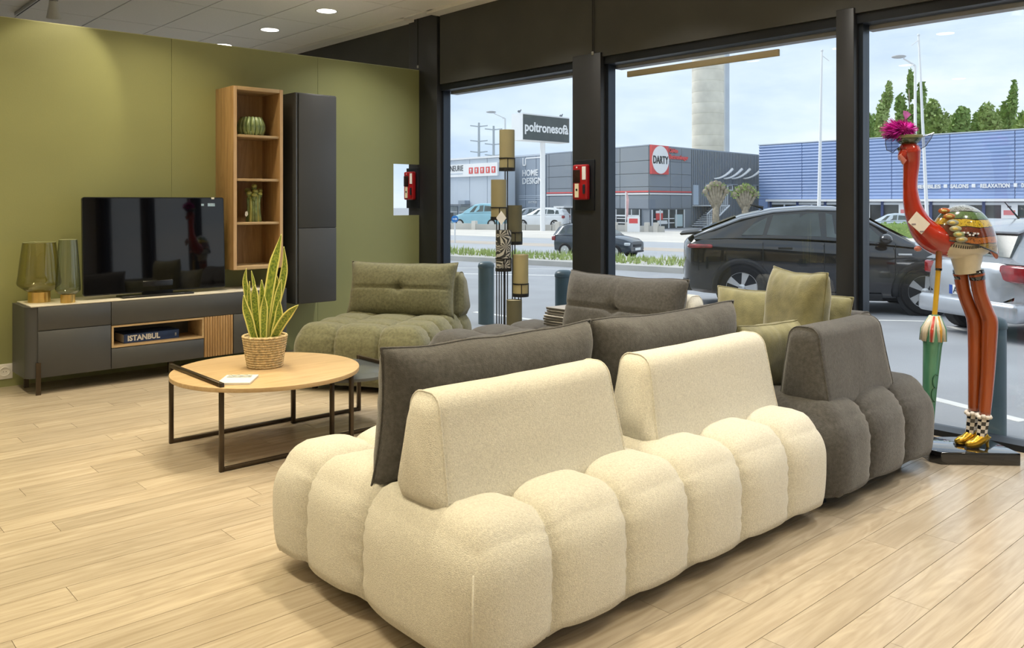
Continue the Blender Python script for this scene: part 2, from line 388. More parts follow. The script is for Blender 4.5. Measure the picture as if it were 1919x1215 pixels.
# ================================================================== downlights and track spots
def area(name, loc, power, size, spread=112, col=None):
    l = bpy.data.lights.new(name, 'AREA'); l.shape = 'DISK'; l.size = size; l.energy = power; l.color = col or WARM; l.spread = R(spread)
    o = bpy.data.objects.new(name, l); COL.objects.link(o); o.location = loc; return o
dl = None; n_dl = 0
pos = [(4.41, 7.7075 + 1.275 * k) for k in (-7, -6, -5, -4, -3, -2, -1, 0, 1, 2)]
for xx in (2.43, 0.45, -1.53, -3.5):
    pos += [(xx, 7.7075 + 1.275 * k) for k in (-8, -6, -4, -3, -2, -1)] if xx > 0 else [(xx, 7.7075 + 1.275 * k) for k in (-8, -5, -2)]
pos = list(dict.fromkeys((round(x, 4), round(y, 4)) for x, y in pos))
for (x, y) in pos:
    if dl is None:
        dl = thing('downlight', 'round recessed downlight in the white tiled ceiling', 'ceiling light', group='recessed downlights in the ceiling')
        MB().lathe([(0.098, 0.0), (0.115, -0.004), (0.115, 0.004), (0.098, 0.004)], 28).build('rim', M_white, dl, smooth=True)
        MB().lathe([(0.0001, -0.001), (0.098, -0.001), (0.098, 0.003), (0.0001, 0.003)], 28).build('diffuser', M_lampglow, dl)
        o = dl
    else: o = dup(dl)
    o.location = (x, y, ZC - 0.001)
    shown = x > 4 and y > 7.3
    n_dl += 1
    area('downlight_lamp' if shown else 'downlight_%d_offscreen' % n_dl, (x, y, ZC - 0.012), DOWNLIGHT_W, 0.19, col=WARM if x < 4 else NEUTRAL)
def track(x, y0, y1, heads, label, col=None):
    t = thing('track_light', label, 'track light', (x, y0, ZC))
    MB().box((-0.018, 0, -0.035), (0.018, y1 - y0, 0)).build('rail', M_white, t, bevel=0.002)
    MB().box((-0.006, 0.05, -0.0355), (0.006, y1 - y0 - 0.02, -0.03)).build('slot', M_dark, t)
    for (hy, tgt, pw, ang) in heads:
        p = Vector((x, hy, ZC - 0.17)); dv = (Vector(tgt) - p).normalized()
        q = dv.to_track_quat('-Z', 'Y').to_matrix().to_4x4(); q.translation = p - Vector((x, y0, ZC))
        MB().box((-0.012, hy - y0 - 0.05, -0.06), (0.012, hy - y0 + 0.05, -0.03)).tube([(0, hy - y0, -0.06), (0, hy - y0, -0.17)], 0.008, 8).build('arm', M_white, t)
        MB().lathe([(0.030, 0.09), (0.036, 0.06), (0.040, 0.0), (0.062, -0.12), (0.058, -0.12), (0.036, 0.0), (0.001, 0.02)], 24, M=q).build('lamp_head', M_white, t, smooth=True, auto=40)
        for i in range(5): MB().lathe([(0.0375, 0.062 - 0.009 * i), (0.0375, 0.066 - 0.009 * i)], 20, M=q, cap=False).build('cooling_slot', M_dark, t)
        l = bpy.data.lights.new('spot', 'SPOT'); l.energy = pw; l.color = col or WARM; l.spot_size = R(ang); l.spot_blend = 0.45; l.shadow_soft_size = 0.035
        lo = bpy.data.objects.new('track_spot_lamp' if hy > 8 else 'track_spot_x%d_y%d_offscreen' % (round(x * 100), round(hy * 100)), l); COL.objects.link(lo); lo.location = p + dv * 0.10; lo.rotation_euler = dv.to_track_quat('-Z', 'Y').to_euler()
track(2.06, 4.4, 9.95, [(8.50, (2.3, 9.4, 0.5), 20, 50), (6.55, (1.75, 7.3, 2.3), 26, 62), (5.0, (2.3, 4.4, 0.4), SPOT_W, 50)], 'white ceiling track with cone spotlights above the olive partition')
track(0.80, -0.6, 4.6, [(3.9, (2.2, 4.6, 0.4), SPOT_W, 46), (2.2, (1.9, 2.2, 0.5), SPOT_W, 50), (0.4, (2.8, 2.0, 0.6), SPOT_W, 50)], 'white ceiling track with spotlights aimed at the cream sofa')
track(2.43 - 0.33, -2.2, 3.2, [(2.6, (3.2, 3.0, 0.6), SPOT_W, 56), (-0.5, (3.2, 1.6, 0.3), SPOT_W * 0.8, 55)], 'white ceiling track with spotlights above the back of the cream sofa')

# fire call points
def firebox(loc, label, w=0.16, h=0.30):
    t = thing('fire_release_box', label, 'alarm box', loc, 0, 'fire release boxes on the columns')
    B('back_plate', (-0.012, -w / 2 - 0.045, -h / 2 - 0.09), (0, w / 2 + 0.02, h / 2 + 0.04), M_black, t, bevel=0.003)
    MB().box((-0.062, -w / 2, -h / 2), (-0.012, w / 2, h / 2)).build('body', M_red, t, bevel=0.014, seg=3)
    B('viewing_glass', (-0.066, -0.01, -0.005), (-0.06, w / 2 - 0.006, h / 2 - 0.045), mat('dark_window', (0.03, 0.012, 0.01), 0.15), t, bevel=0.002)
    MB().lathe([(0.0065, -0.065), (0.0065, -0.06)], 12, M=Matrix.Translation((0, 0.028, h / 2 - 0.024)) @ Matrix.Rotation(R(90), 4, 'Y') @ Matrix.Translation((0, 0, 0))).build('lock', M_paper, t)
    B('notice_card', (-0.066, -w / 2 + 0.006, 0.02), (-0.06, -w / 2 + 0.045, h / 2 - 0.018), M_paper, t)
    lc = B('label_card', (-0.066, 0.006, -h / 2 + 0.02), (-0.06, 0.050, -0.012), mat('cream_label', (0.78, 0.72, 0.5), 0.6), t)
    MB().lathe([(0.010, 0), (0.010, 0.002)], 14, M=Matrix.Translation((-0.068, 0.028, -0.065)) @ Matrix.Rotation(R(90), 4, 'Y')).build('symbol', M_dark, lc)
    MB().box((-0.075, -w / 2 + 0.012, -h / 2 + 0.05), (-0.06, -w / 2 + 0.032, -0.02)).build('hammer', M_steel, t, bevel=0.004)
firebox((XW, 4.915, 1.57), 'red fire release box with white cards on the wide black window column')
firebox((XW, 7.425, 1.575), 'red fire release box seen through the square cut-out of the olive partition')

# wall socket
sk = thing('power_socket', 'white round-hole wall socket low on the olive partition', 'socket', (1.425, YG, 0.117))
MB().box((-0.045, -0.008, -0.058), (0.062, 0, 0.058)).build('plate', M_paper, sk, bevel=0.004)
MB().lathe([(0.038, 0), (0.036, 0.004), (0.030, 0.004), (0.028, 0.0005), (0.001, 0.0005)], 24, M=Matrix.Translation((0.008, -0.008, 0)) @ Matrix.Rotation(R(90), 4, 'X')).build('well', M_white, sk, smooth=True, auto=30)
for s in (-0.009, 0.009): MB().lathe([(0.003, 0), (0.003, 0.0015)], 8, M=Matrix.Translation((0.008 + s, -0.008, 0)) @ Matrix.Rotation(R(90), 4, 'X')).build('hole', M_dark, sk)
# ================================================================== sideboard
def fX(px, Y):
    k = (px - 960) / FPX; return Y * (SA + CA * k) / (CA - SA * k)
def fY(px, X):
    k = (px - 960) / FPX; return X * (CA - SA * k) / (SA + CA * k)
sb = thing('sideboard', 'long anthracite sideboard with oak niche and fluted oak panel under the television', 'sideboard', (0, 0, 0))
FY = 6.83
x0, xa, xb, xc, xd, xe, x1 = 1.475, fX(70.5, FY), fX(208, FY), fX(382, FY), fX(437, FY), fX(528, FY), 3.535
def rcorner(cx, cy, r, a0, a1, n=6): return [(cx + r * math.cos(R(a0 + (a1 - a0) * i / n)), cy + r * math.sin(R(a0 + (a1 - a0) * i / n))) for i in range(n + 1)]
rr = xa - x0
MB().prism(rcorner(x0 + rr, FY + rr, rr, 180, 270) + [(xb, FY + 0.004), (xb, 7.25), (x0, 7.25)], 0.12, 0.638, 'Z').build('body', M_anth, sb, auto=30, smooth=True)
MB().prism([(xc, FY + 0.004), (x1 - 0.06, FY)] + rcorner(x1 - 0.06, FY + 0.06, 0.06, -90, 0)[1:] + [(x1, 7.25), (xc, 7.25)], 0.12, 0.638, 'Z').build('body', M_anth, sb, auto=30, smooth=True)
MB().box((xb, 7.12, 0.12), (xc, 7.25, 0.638)).box((xb, FY + 0.004, 0.12), (xc, 7.13, 0.14)).box((xb, FY + 0.004, 0.455), (xc, 7.13, 0.638)).box((xb, FY + 0.004, 0.14), (xc, 7.13, 0.278)).build('body', M_anth, sb)
g = 0.0025
def front(nm, a, b, z0, z1, m=M_anth): return B(nm, (a + g, FY - 0.012, z0 + g), (b - g, FY + 0.006, z1 - g), m, sb, bevel=0.0015, seg=1)
front('drawer', xa, xb, 0.463, 0.638); front('door', xa, xb, 0.122, 0.463)
front('drawer', xb, xe, 0.456, 0.638); front('drawer', xb, xc, 0.122, 0.281); front('door', xd, xe, 0.122, 0.456, M_anth2)
# oak niche
n0, n1, z0, z1, tk = xb + 0.004, xc - 0.002, 0.284, 0.453, 0.014
for a, b in (((n0, FY - 0.013, z0), (n1, 7.12, z0 + tk)), ((n0, FY - 0.013, z1 - tk), (n1, 7.12, z1)), ((n0, FY - 0.013, z0 + tk), (n0 + tk, 7.12, z1 - tk)), ((n1 - tk, FY - 0.013, z0 + tk), (n1, 7.12, z1 - tk))):
    B('niche_board', a, b, M_oakx, sb)
ns_ = 11; w_ = (xd - xc - 0.006) / ns_
B('slat_backing', (xc + 0.003, FY - 0.004, 0.124), (xd - 0.003, FY + 0.01, 0.454), M_oak, sb)
for i in range(ns_):
    B('slat', (xc + 0.003 + i * w_ + 0.002, FY - 0.013, 0.124), (xc + 0.003 + (i + 1) * w_ - 0.002, FY - 0.003, 0.454), M_oak, sb, bevel=0.003, seg=2)
B('top_slab', (x0 + 0.03, FY - 0.008, 0.638), (x1 - 0.055, 7.25, 0.648), M_stone, sb, bevel=0.002)
for lx, ly in ((xa - 0.012, FY - 0.016), (x0 + 0.06, 7.16), (x1 - 0.07, FY - 0.016), (x1 - 0.09, 7.16), (2.55, 7.0)):
    B('leg', (lx, ly, 0), (lx + 0.032, ly + 0.012 if ly < FY else ly + 0.03, 0.235 if ly < FY else 0.13), M_bronze, sb)
# book in the niche
bk = thing('book', 'thick dark blue coffee-table book lying in the oak niche, lettered on its spine', 'book', (fX(232, FY + 0.06), FY + 0.05, z0 + tk), R(1.5))
M_blue = mat('book_blue', (0.02, 0.05, 0.16), 0.45, var=(10, 0.1))
bw = 0.43
MB().box((0, 0, 0), (bw, 0.22, 0.004)).box((0, 0, 0.066), (bw, 0.22, 0.07)).box((0, 0, 0), (bw, 0.006, 0.07)).build('cover', M_blue, bk, bevel=0.0012)
B('pages', (0.004, 0.006, 0.004), (bw - 0.006, 0.214, 0.066), M_paper, bk)
text('title', 'ISTANBUL', 0.058, M_paper, bk, (0.028, -0.001, 0.017), extrude=0.0006, width=0.25, bold=0.0022)
B('imprint', (bw - 0.034, -0.0012, 0.020), (bw - 0.020, 0.001, 0.044), mat('imprint_grey', (0.35, 0.38, 0.45), 0.5, var=(90, 0.5)), bk)

# ================================================================== television
tv = thing('television', 'large black flat television standing on the anthracite sideboard', 'television', (2.45, 6.96, 0.648))
tilt = Matrix.Translation((0, 0, 0.03)) @ Matrix.Rotation(R(-2.6), 4, 'X')
TW, TH = 1.118, 0.762
B('stand_plate', (-0.30, -0.085, 0), (0.26, 0.075, 0.016), M_tvbezel, tv, bevel=0.004)
MB().box((-0.12, 0.0, 0.014), (0.12, 0.03, 0.12)).build('stand_neck', M_tvbezel, tv, bevel=0.004)
def rrect(w, h, r, n=5):
    P = []
    for cx, cy, a in ((w / 2 - r, r, -90), (w / 2 - r, h - r, 0), (-w / 2 + r, h - r, 90), (-w / 2 + r, r, 180)):
        P += [(cx + r * math.cos(R(a + 90 * i / n)), cy + r * math.sin(R(a + 90 * i / n))) for i in range(n + 1)]
    return P
MB().prism(rrect(TW, TH, 0.018), 0.0, 0.028, 'Y', M=tilt).build('housing', M_tvbezel, tv, auto=30, smooth=True)
MB().prism(rrect(TW - 0.014, TH - 0.018, 0.012), -0.002, 0.001, 'Y', M=tilt @ Matrix.Translation((0, 0, 0.010))).build('screen', M_tvblack, tv)
for a, w, h in ((0.375, 0.022, 0.018), (0.45, 0.062, 0.026)):
    MB().box((a - w / 2, -0.0035, TH - 0.062 - h / 2), (a + w / 2, -0.0022, TH - 0.062 + h / 2), tilt).build('sticker', mat('sticker_blue', (0.35, 0.50, 0.65), 0.4, var=(60, 0.2)), tv)
MB().box((0.452, -0.004, TH - 0.014), (0.475, 0.004, TH + 0.001), tilt).build('sticker', M_paper, tv)

# ================================================================== vases
def vase(loc, label, tint, base_r, base_h, prof):
    v = thing('vase', label, 'vase', loc, 0, 'glass vases with brass feet')
    MB().lathe([(0.0001, 0), (base_r, 0), (base_r, base_h), (0.0001, base_h)], 36).build('brass_foot', M_gold, v, smooth=True, auto=35)
    g_ = glassy('vase_glass_%d' % int(loc[1] * 100), tint, 0.10, 0.01, edge=tuple(x * 0.25 for x in tint))
    n = len(prof); pr = []
    P = catmull([(r_, z, 0) for r_, z in prof], 6)
    MB().lathe([(p.x, p.y) for p in P], 40, cap=False).build('glass_body', g_, v, smooth=True)
    MB().lathe([(P[-1].x - 0.002, P[-1].y - 0.001), (P[-1].x + 0.0015, P[-1].y + 0.001), (P[-1].x - 0.001, P[-1].y + 0.003), (P[-1].x - 0.002, P[-1].y - 0.001)], 40, cap=False).build('rim', mat('glass_rim', (0.25, 0.27, 0.15), 0.1), v, smooth=True)
vase((1.62, 7.09, 0.648), 'wide smoked olive glass vase on a brass foot at the sideboard end', (0.82, 0.79, 0.56), 0.076, 0.078, [(0.02, 0.078), (0.078, 0.082), (0.125, 0.112), (0.149, 0.140), (0.142, 0.20), (0.126, 0.34), (0.112, 0.447)])
vase((1.768, 6.897, 0.648), 'narrow tall blue-grey glass vase on a brass foot beside the wide vase', (0.80, 0.85, 0.80), 0.050, 0.062, [(0.02, 0.062), (0.055, 0.066), (0.078, 0.084), (0.085, 0.105), (0.081, 0.20), (0.071, 0.36), (0.062, 0.470)])

# ================================================================== oak wall shelf
BX0, BX1, BY0, BZ0, BZ1 = 3.068, 3.528, 6.93, 0.816, 2.400
bs = thing('shelf_unit', 'tall open oak wall shelf with four compartments beside the tall dark cabinet', 'shelf', (BX0, BY0, BZ0))
w, dp, h, tk = BX1 - BX0, YG - BY0, BZ1 - BZ0, 0.032
B('side_panel', (0, 0, 0), (tk, dp, h), M_oak, bs, bevel=0.002); B('side_panel', (w - tk, 0, 0), (w, dp, h), M_oak, bs, bevel=0.002)
B('top_panel', (tk, 0, h - tk), (w - tk, dp, h), M_oakx, bs, bevel=0.002); B('bottom_panel', (tk, 0, 0), (w - tk, dp, tk), M_oakx, bs, bevel=0.002)
B('back_panel', (tk, dp - 0.03, tk), (w - tk, dp - 0.01, h - tk), M_oak, bs)
SH = [1.226 - BZ0, 1.605 - BZ0, 1.985 - BZ0]
for z in SH: B('shelf_board', (tk, 0.012, z - 0.022), (w - tk, dp - 0.03, z), M_oakx, bs, bevel=0.0015)
B('edge_band', (0.002, -0.002, 0.004), (tk - 0.002, 0.003, h - 0.004), M_oakedge, bs); B('edge_band', (w - tk + 0.002, -0.002, 0.004), (w - 0.002, 0.003, h - 0.004), M_oakedge, bs)
M_cer = mat('ceramic_green', (0.20, 0.27, 0.11), 0.28, var=(18, 0.45), coat=0.5)
M_cer2 = mat('ceramic_lime', (0.36, 0.37, 0.10), 0.3, var=(14, 0.3), coat=0.5)
# gourd-shaped bowl made of pods
pb = thing('ceramic_bowl', 'green ceramic bowl formed like a ring of asparagus tips on the top shelf', 'bowl', (BX0 + 0.235, BY0 + 0.16, BZ0 + SH[2]))
MB().lathe([(0.06, 0.0), (0.085, 0.02), (0.098, 0.07), (0.085, 0.12), (0.07, 0.135), (0.06, 0.12), (0.05, 0.04), (0.001, 0.03)], 24).build('bowl_core', M_cer, pb, smooth=True)
pod = None
for i in range(17):
    a = 2 * PI * i / 17; rj = random.random()
    if pod is None or i < 3:
        P = catmull([(0.060, 0, 0.006), (0.093, 0, 0.03), (0.106, 0, 0.075), (0.098, 0, 0.115), (0.078, 0, 0.155 + 0.012 * rj)], 4)
        n_ = len(P); pod = MB().tube(P, [0.010 + 0.010 * math.sin(PI * (0.15 + 0.75 * j / (n_ - 1))) for j in range(n_)], 8).build('pod', M_cer if i % 3 else M_cer2, pb, smooth=True); o = pod
    else: o = pod.copy(); COL.objects.link(o)
    o.rotation_euler = (0, 0, a)
for i in range(14):
    a = 2 * PI * (i + 0.5) / 14
    MB().ball((0.098 * math.cos(a), 0.098 * math.sin(a), 0.022), (0.014, 0.014, 0.02), 8, 6).build('pod_tip', M_cer, pb, smooth=True)
# asparagus bundle vase with buds
ab = thing('ceramic_vase', 'green ceramic vase formed like an asparagus bundle with round buds on the shelf', 'vase', (BX0 + 0.255, BY0 + 0.15, BZ0 + SH[0]))
for i in range(15):
    a = 2 * PI * i / 15; rr_ = 0.052 if i % 2 else 0.044; hh = 0.21 + 0.05 * random.random()
    MB().tube([(rr_ * 1.12 * math.cos(a), rr_ * 1.12 * math.sin(a), 0), (rr_ * 0.9 * math.cos(a), rr_ * 0.9 * math.sin(a), 0.12), (rr_ * math.cos(a), rr_ * math.sin(a), hh)], [0.015, 0.013, 0.010], 8).build('stem', M_cer if i % 3 else M_cer2, ab, smooth=True)
MB().lathe([(0.045, 0), (0.045, 0.2), (0.03, 0.2)], 14).build('vase_core', M_cer, ab)
for i, (x, y, z) in enumerate([(0, -0.03, 0.27), (0.045, -0.02, 0.245), (-0.05, -0.015, 0.255), (0.01, 0.02, 0.30), (-0.02, -0.05, 0.235), (0.035, 0.03, 0.265), (-0.045, 0.03, 0.28), (0.0, -0.01, 0.315), (0.055, 0.0, 0.275)]):
    b_ = MB().ball((x, y, z), (0.026, 0.026, 0.021), 12, 8).build('bud', M_cer2, ab, smooth=True)
    MB().lathe([(0.028, z - 0.016), (0.020, z - 0.022), (0.006, z - 0.05)], 8, (x, y, 0)).build('bud_cup', M_cer, b_, smooth=True)
MB().prism([(0, 0), (0.018, 0.02), (0.010, 0.05), (-0.008, 0.045), (-0.012, 0.015)], -0.002, 0.0, 'Y', M=Matrix.Translation((-0.085, -0.03, 0.045))).build('price_tag', M_paper, ab)

# ================================================================== tall dark cabinet
CX0, CX1, CZ0, CZ1 = 3.648, 4.062, 0.477, 2.392
tcab = thing('tall_cabinet', 'tall narrow anthracite wall cabinet with two doors beside the oak shelf', 'cabinet', (CX0, BY0, CZ0))
w, h = CX1 - CX0, CZ1 - CZ0
B('body', (0, 0.004, 0), (w, YG - BY0, h), M_anth, tcab, bevel=0.002)
sp = 1.164 - CZ0
B('door', (0.028, -0.014, 0.006), (w - 0.003, 0.006, sp - 0.003), M_anth2, tcab, bevel=0.002); B('door', (0.028, -0.014, sp + 0.003), (w - 0.003, 0.006, h - 0.010), M_anth2, tcab, bevel=0.002)
B('edge_profile', (0.004, -0.010, 0.006), (0.010, 0.006, h - 0.008), mat('edge_steel', (0.20, 0.22, 0.25), 0.35, 0.6), tcab)

# ================================================================== coffee tables
def coffee(name, label, loc, top_r, cx, cy, zt, th, mtop, fx0, fx1, fy0, fy1, bar_x, s=0.022):
    """round top on two side frames joined by floor runners; one frame rises over the top as a bar"""
    t = thing(name, label, 'table', loc)
    ox, oy = loc[0], loc[1]
    P = [(top_r * math.cos(2 * PI * i / 72), top_r * math.sin(2 * PI * i / 72)) for i in range(72)]
    MB().prism(P, zt - th, zt, 'Z').build('table_top', mtop, t, bevel=0.0025, seg=2, loc=(cx - ox, cy - oy, 0))
    for fx in (fx0, fx1):
        hi = zt + s if fx == bar_x else zt - th + 0.002
        for fy in (fy0, fy1): B('leg', (fx - ox - s / 2, fy - oy - s / 2, 0), (fx - ox + s / 2, fy - oy + s / 2, hi), M_bronze, t, bevel=0.0012, seg=1)
        if fx == bar_x: B('handle_bar', (fx - ox - s / 2, fy0 - oy + s / 2, zt), (fx - ox + s / 2, fy1 - oy - s / 2, zt + s), M_bronze, t, bevel=0.0012, seg=1)
    for fy in (fy0, fy1): B('floor_runner', (fx0 - ox + s / 2, fy - oy - s / 2, 0.003), (fx1 - ox - s / 2, fy - oy + s / 2, s), M_bronze, t, bevel=0.0012, seg=1)
    return t
coffee('coffee_table', 'round oak-topped coffee table with bronze frame carrying the snake plant', (2.22, 4.55, 0), 0.525, 2.215, 4.55, 0.440, 0.024, M_oakx, 1.815, 2.590, 4.245, 4.945, 1.815)
M_slate = mat('slate_top', (0.075, 0.085, 0.095), 0.22, var=(5, 0.08))
coffee('side_table', 'lower round slate-grey side table with bronze frame nested under the oak table', (2.79, 4.63, 0), 0.335, 2.79, 4.63, 0.350, 0.020, M_slate, 2.553, 3.035, 4.40, 4.88, 3.035)
# magazine
mg = thing('magazine', 'thin white magazine lying on the oak coffee table next to the bar', 'magazine', (1.945, 4.335, 0.440), R(-38))
B('pages', (-0.085, -0.105, 0), (0.085, 0.105, 0.010), M_paper, mg, bevel=0.0015)
B('cover', (-0.086, -0.106, 0.010), (0.086, 0.106, 0.0115), mat('cover_print', (0.80, 0.80, 0.78), 0.3, var=(9, 0.05)), mg)
MB().tube([(-0.07 + 0.014 * i, 0.080 + 0.010 * math.sin(i * 2.1), 0.0118) for i in range(10)], 0.0022, 5).build('masthead', mat('print_dark', (0.06, 0.07, 0.06), 0.5), mg)
B('cover_picture', (-0.07, 0.035, 0.0115), (0.06, 0.062, 0.012), mat('cover_photo', (0.22, 0.23, 0.20), 0.4, var=(60, 0.8)), mg)

# ================================================================== snake plant in rope basket
pl = thing('potted_snake_plant', 'snake plant with yellow-edged leaves in a rope basket on the coffee table', 'plant', (2.232, 4.61, 0.440))
M_rope = mat('seagrass_rope', (0.58, 0.45, 0.26), 0.9, var=(60, 0.35), bump=(120, 0.9))
prof = lambda z: 0.094 + 0.029 * (z / 0.185)
MB().lathe([(0.001, 0.002), (0.088, 0.002), (0.116, 0.172), (0.106, 0.172), (0.095, 0.15), (0.001, 0.15)], 32).build('basket_liner', mat('basket_inner', (0.52, 0.41, 0.24), 0.9, var=(40, 0.3)), pl, smooth=True, auto=40)
NR = 13
for k in range(NR):
    z = 0.009 + k * 0.0142; r0 = prof(z)
    m_ = MB(); nn = 72
    def ring(i, j, z=z, r0=r0, k=k):
        t = 2 * PI * i / nn; a = 2 * PI * j / 8; wv = 0.0022 * math.sin(t * 26 + a * 1.0 + k * 1.7)
        rr_ = 0.0078 + wv * 0.7
        return ((r0 + rr_ * math.cos(a)) * math.cos(t), (r0 + rr_ * math.cos(a)) * math.sin(t), z + rr_ * math.sin(a) + 0.0012 * math.sin(t * 26 + k))
    m_.grid(ring, nn, 9, wrapu=True); m_.build('rope_coil', M_rope, pl, smooth=True)
MB().lathe([(0.001, 0.152), (0.10, 0.150)], 24, cap=False).build('soil', mat('soil', (0.06, 0.045, 0.03), 0.95, var=(60, 0.4), bump=(80, 1.0)), pl)
def leafmat():
    m = bpy.data.materials.new('snake_leaf'); m.use_nodes = True; t = m.node_tree; b = t.nodes['Principled BSDF']; b.inputs['Roughness'].default_value = 0.38
    uv = t.nodes.new('ShaderNodeUVMap'); sp_ = t.nodes.new('ShaderNodeSeparateXYZ'); t.links.new(uv.outputs['UV'], sp_.inputs[0])
    mp_ = t.nodes.new('ShaderNodeMapping'); mp_.inputs['Scale'].default_value = (1.2, 16, 1); t.links.new(uv.outputs['UV'], mp_.inputs['Vector'])
    n = t.nodes.new('ShaderNodeTexNoise'); n.inputs['Scale'].default_value = 2.0; n.inputs['Detail'].default_value = 3; t.links.new(mp_.outputs['Vector'], n.inputs['Vector'])
    mr = t.nodes.new('ShaderNodeMapRange'); mr.inputs['From Min'].default_value = 0.4; mr.inputs['From Max'].default_value = 0.62; t.links.new(n.outputs['Fac'], mr.inputs['Value'])
    mx = t.nodes.new('ShaderNodeMix'); mx.data_type = 'RGBA'; mx.inputs['A'].default_value = (0.10, 0.17, 0.022, 1); mx.inputs['B'].default_value = (0.30, 0.36, 0.05, 1)
    t.links.new(mr.outputs['Result'], mx.inputs['Factor'])
    ab_ = t.nodes.new('ShaderNodeMath'); ab_.operation = 'ABSOLUTE'; t.links.new(sp_.outputs['X'], ab_.inputs[0])
    gt = t.nodes.new('ShaderNodeMapRange'); gt.inputs['From Min'].default_value = 0.66; gt.inputs['From Max'].default_value = 0.76; t.links.new(ab_.outputs[0], gt.inputs['Value'])
    m2 = t.nodes.new('ShaderNodeMix'); m2.data_type = 'RGBA'; m2.inputs['B'].default_value = (0.74, 0.70, 0.22, 1)
    t.links.new(mx.outputs['Result'], m2.inputs['A']); t.links.new(gt.outputs['Result'], m2.inputs['Factor']); t.links.new(m2.outputs['Result'], b.inputs['Base Color'])
    return m
M_leaf = leafmat()
def leaf(pts, wmax, face, twist=0.0, nseg=16):
    """pts: spine control points; face: direction (deg) the blade looks"""
    P = catmull(pts, nseg // (len(pts) - 1) + 1); n = len(P)
    me = bpy.data.meshes.new('leaf'); vs = []; uvs = []; fs = []
    cols_ = [-1, -0.72, -0.35, 0, 0.35, 0.72, 1]
    for i, p in enumerate(P):
        t = i / (n - 1); ww = wmax * (0.50 + 0.62 * math.sin(PI * min(1, t * 0.93 + 0.03)) ** 0.9) * (1 if t < 0.62 else max(0.02, 1 - ((t - 0.62) / 0.38) ** 1.7))
        d = (P[min(i + 1, n - 1)] - P[max(i - 1, 0)]).normalized()
        a = R(face) + twist * t; f = Vector((math.cos(a), math.sin(a), 0)); sd = d.cross(f).normalized(); fn = sd.cross(d)
        for c in cols_:
            vs.append(p + sd * (ww * c) + fn * (-0.22 * ww * (1 - c * c)) + Vector((0, 0, 0.0))); uvs.append((c, t))
    nc = len(cols_)
    for i in range(n - 1):
        for j in range(nc - 1): fs.append((i * nc + j, i * nc + j + 1, (i + 1) * nc + j + 1, (i + 1) * nc + j))
    me.from_pydata([tuple(v) for v in vs], [], fs); uvl = me.uv_layers.new(name='UVMap')
    for lp in me.loops: uvl.data[lp.index].uv = uvs[lp.vertex_index]
    me.materials.append(M_leaf); me.shade_smooth()
    o = bpy.data.objects.new('leaf', me); COL.objects.link(o); o.parent = pl
    sm = o.modifiers.new('thick', 'SOLIDIFY'); sm.thickness = 0.0035
    return o
def lp(px, py, dd=0.0):
    """leaf point from its place across the plant: metres right of the pot centre, height above table, depth"""
    return Vector((CA * px + SA * dd, -SA * px + CA * dd, py))
S_ = 4.92 / FPX
def L_(seq, dd0, dd1, w_, face=-132, tw=0):
    pts = []
    for i, (a, b) in enumerate(seq):
        t = i / (len(seq) - 1); pts.append(lp((a - 497) * S_, (688 - b) * S_ , dd0 + (dd1 - dd0) * t))
    leaf(pts, w_, face, tw)
L_([(496, 640), (500, 580), (510, 510), (518, 475), (526, 440)], 0.0, 0.02, 0.026)
L_([(505, 640), (512, 590), (525, 535), (530, 500), (528, 464)], 0.03, 0.05, 0.019, -120)
L_([(480, 640), (468, 590), (461, 545), (459, 525), (462, 504)], 0.01, 0.0, 0.015, -140)
L_([(485, 640), (478, 600), (474, 560), (470, 530), (466, 510)], 0.05, 0.06, 0.010, -100)
L_([(488, 645), (484, 605), (481, 570), (481, 548), (482, 534)], -0.03, -0.04, 0.023, -135)
L_([(493, 645), (490, 610), (488, 570), (487, 545), (486, 527)], 0.04, 0.05, 0.015, -125)
L_([(483, 650), (476, 610), (472, 580), (471, 550), (473, 527)], -0.02, -0.05, 0.013, -150)
L_([(490, 650), (480, 625), (474, 600), (467, 575), (464, 552)], -0.05, -0.07, 0.022, -132)
L_([(500, 650), (499, 620), (500, 590), (501, 570), (501, 552)], -0.05, -0.06, 0.020, -128)
L_([(508, 650), (511, 615), (518, 575), (523, 545), (527, 525)], 0.0, 0.01, 0.019, -118)
L_([(513, 650), (519, 620), (525, 600), (527, 580), (528, 562)], -0.03, -0.04, 0.021, -125)
L_([(512, 655), (521, 630), (537, 602), (553, 582), (567, 570)], -0.06, -0.09, 0.024, -100)
L_([(497, 645), (505, 600), (512, 560), (514, 535), (512, 515)], 0.05, 0.06, 0.016, -140)

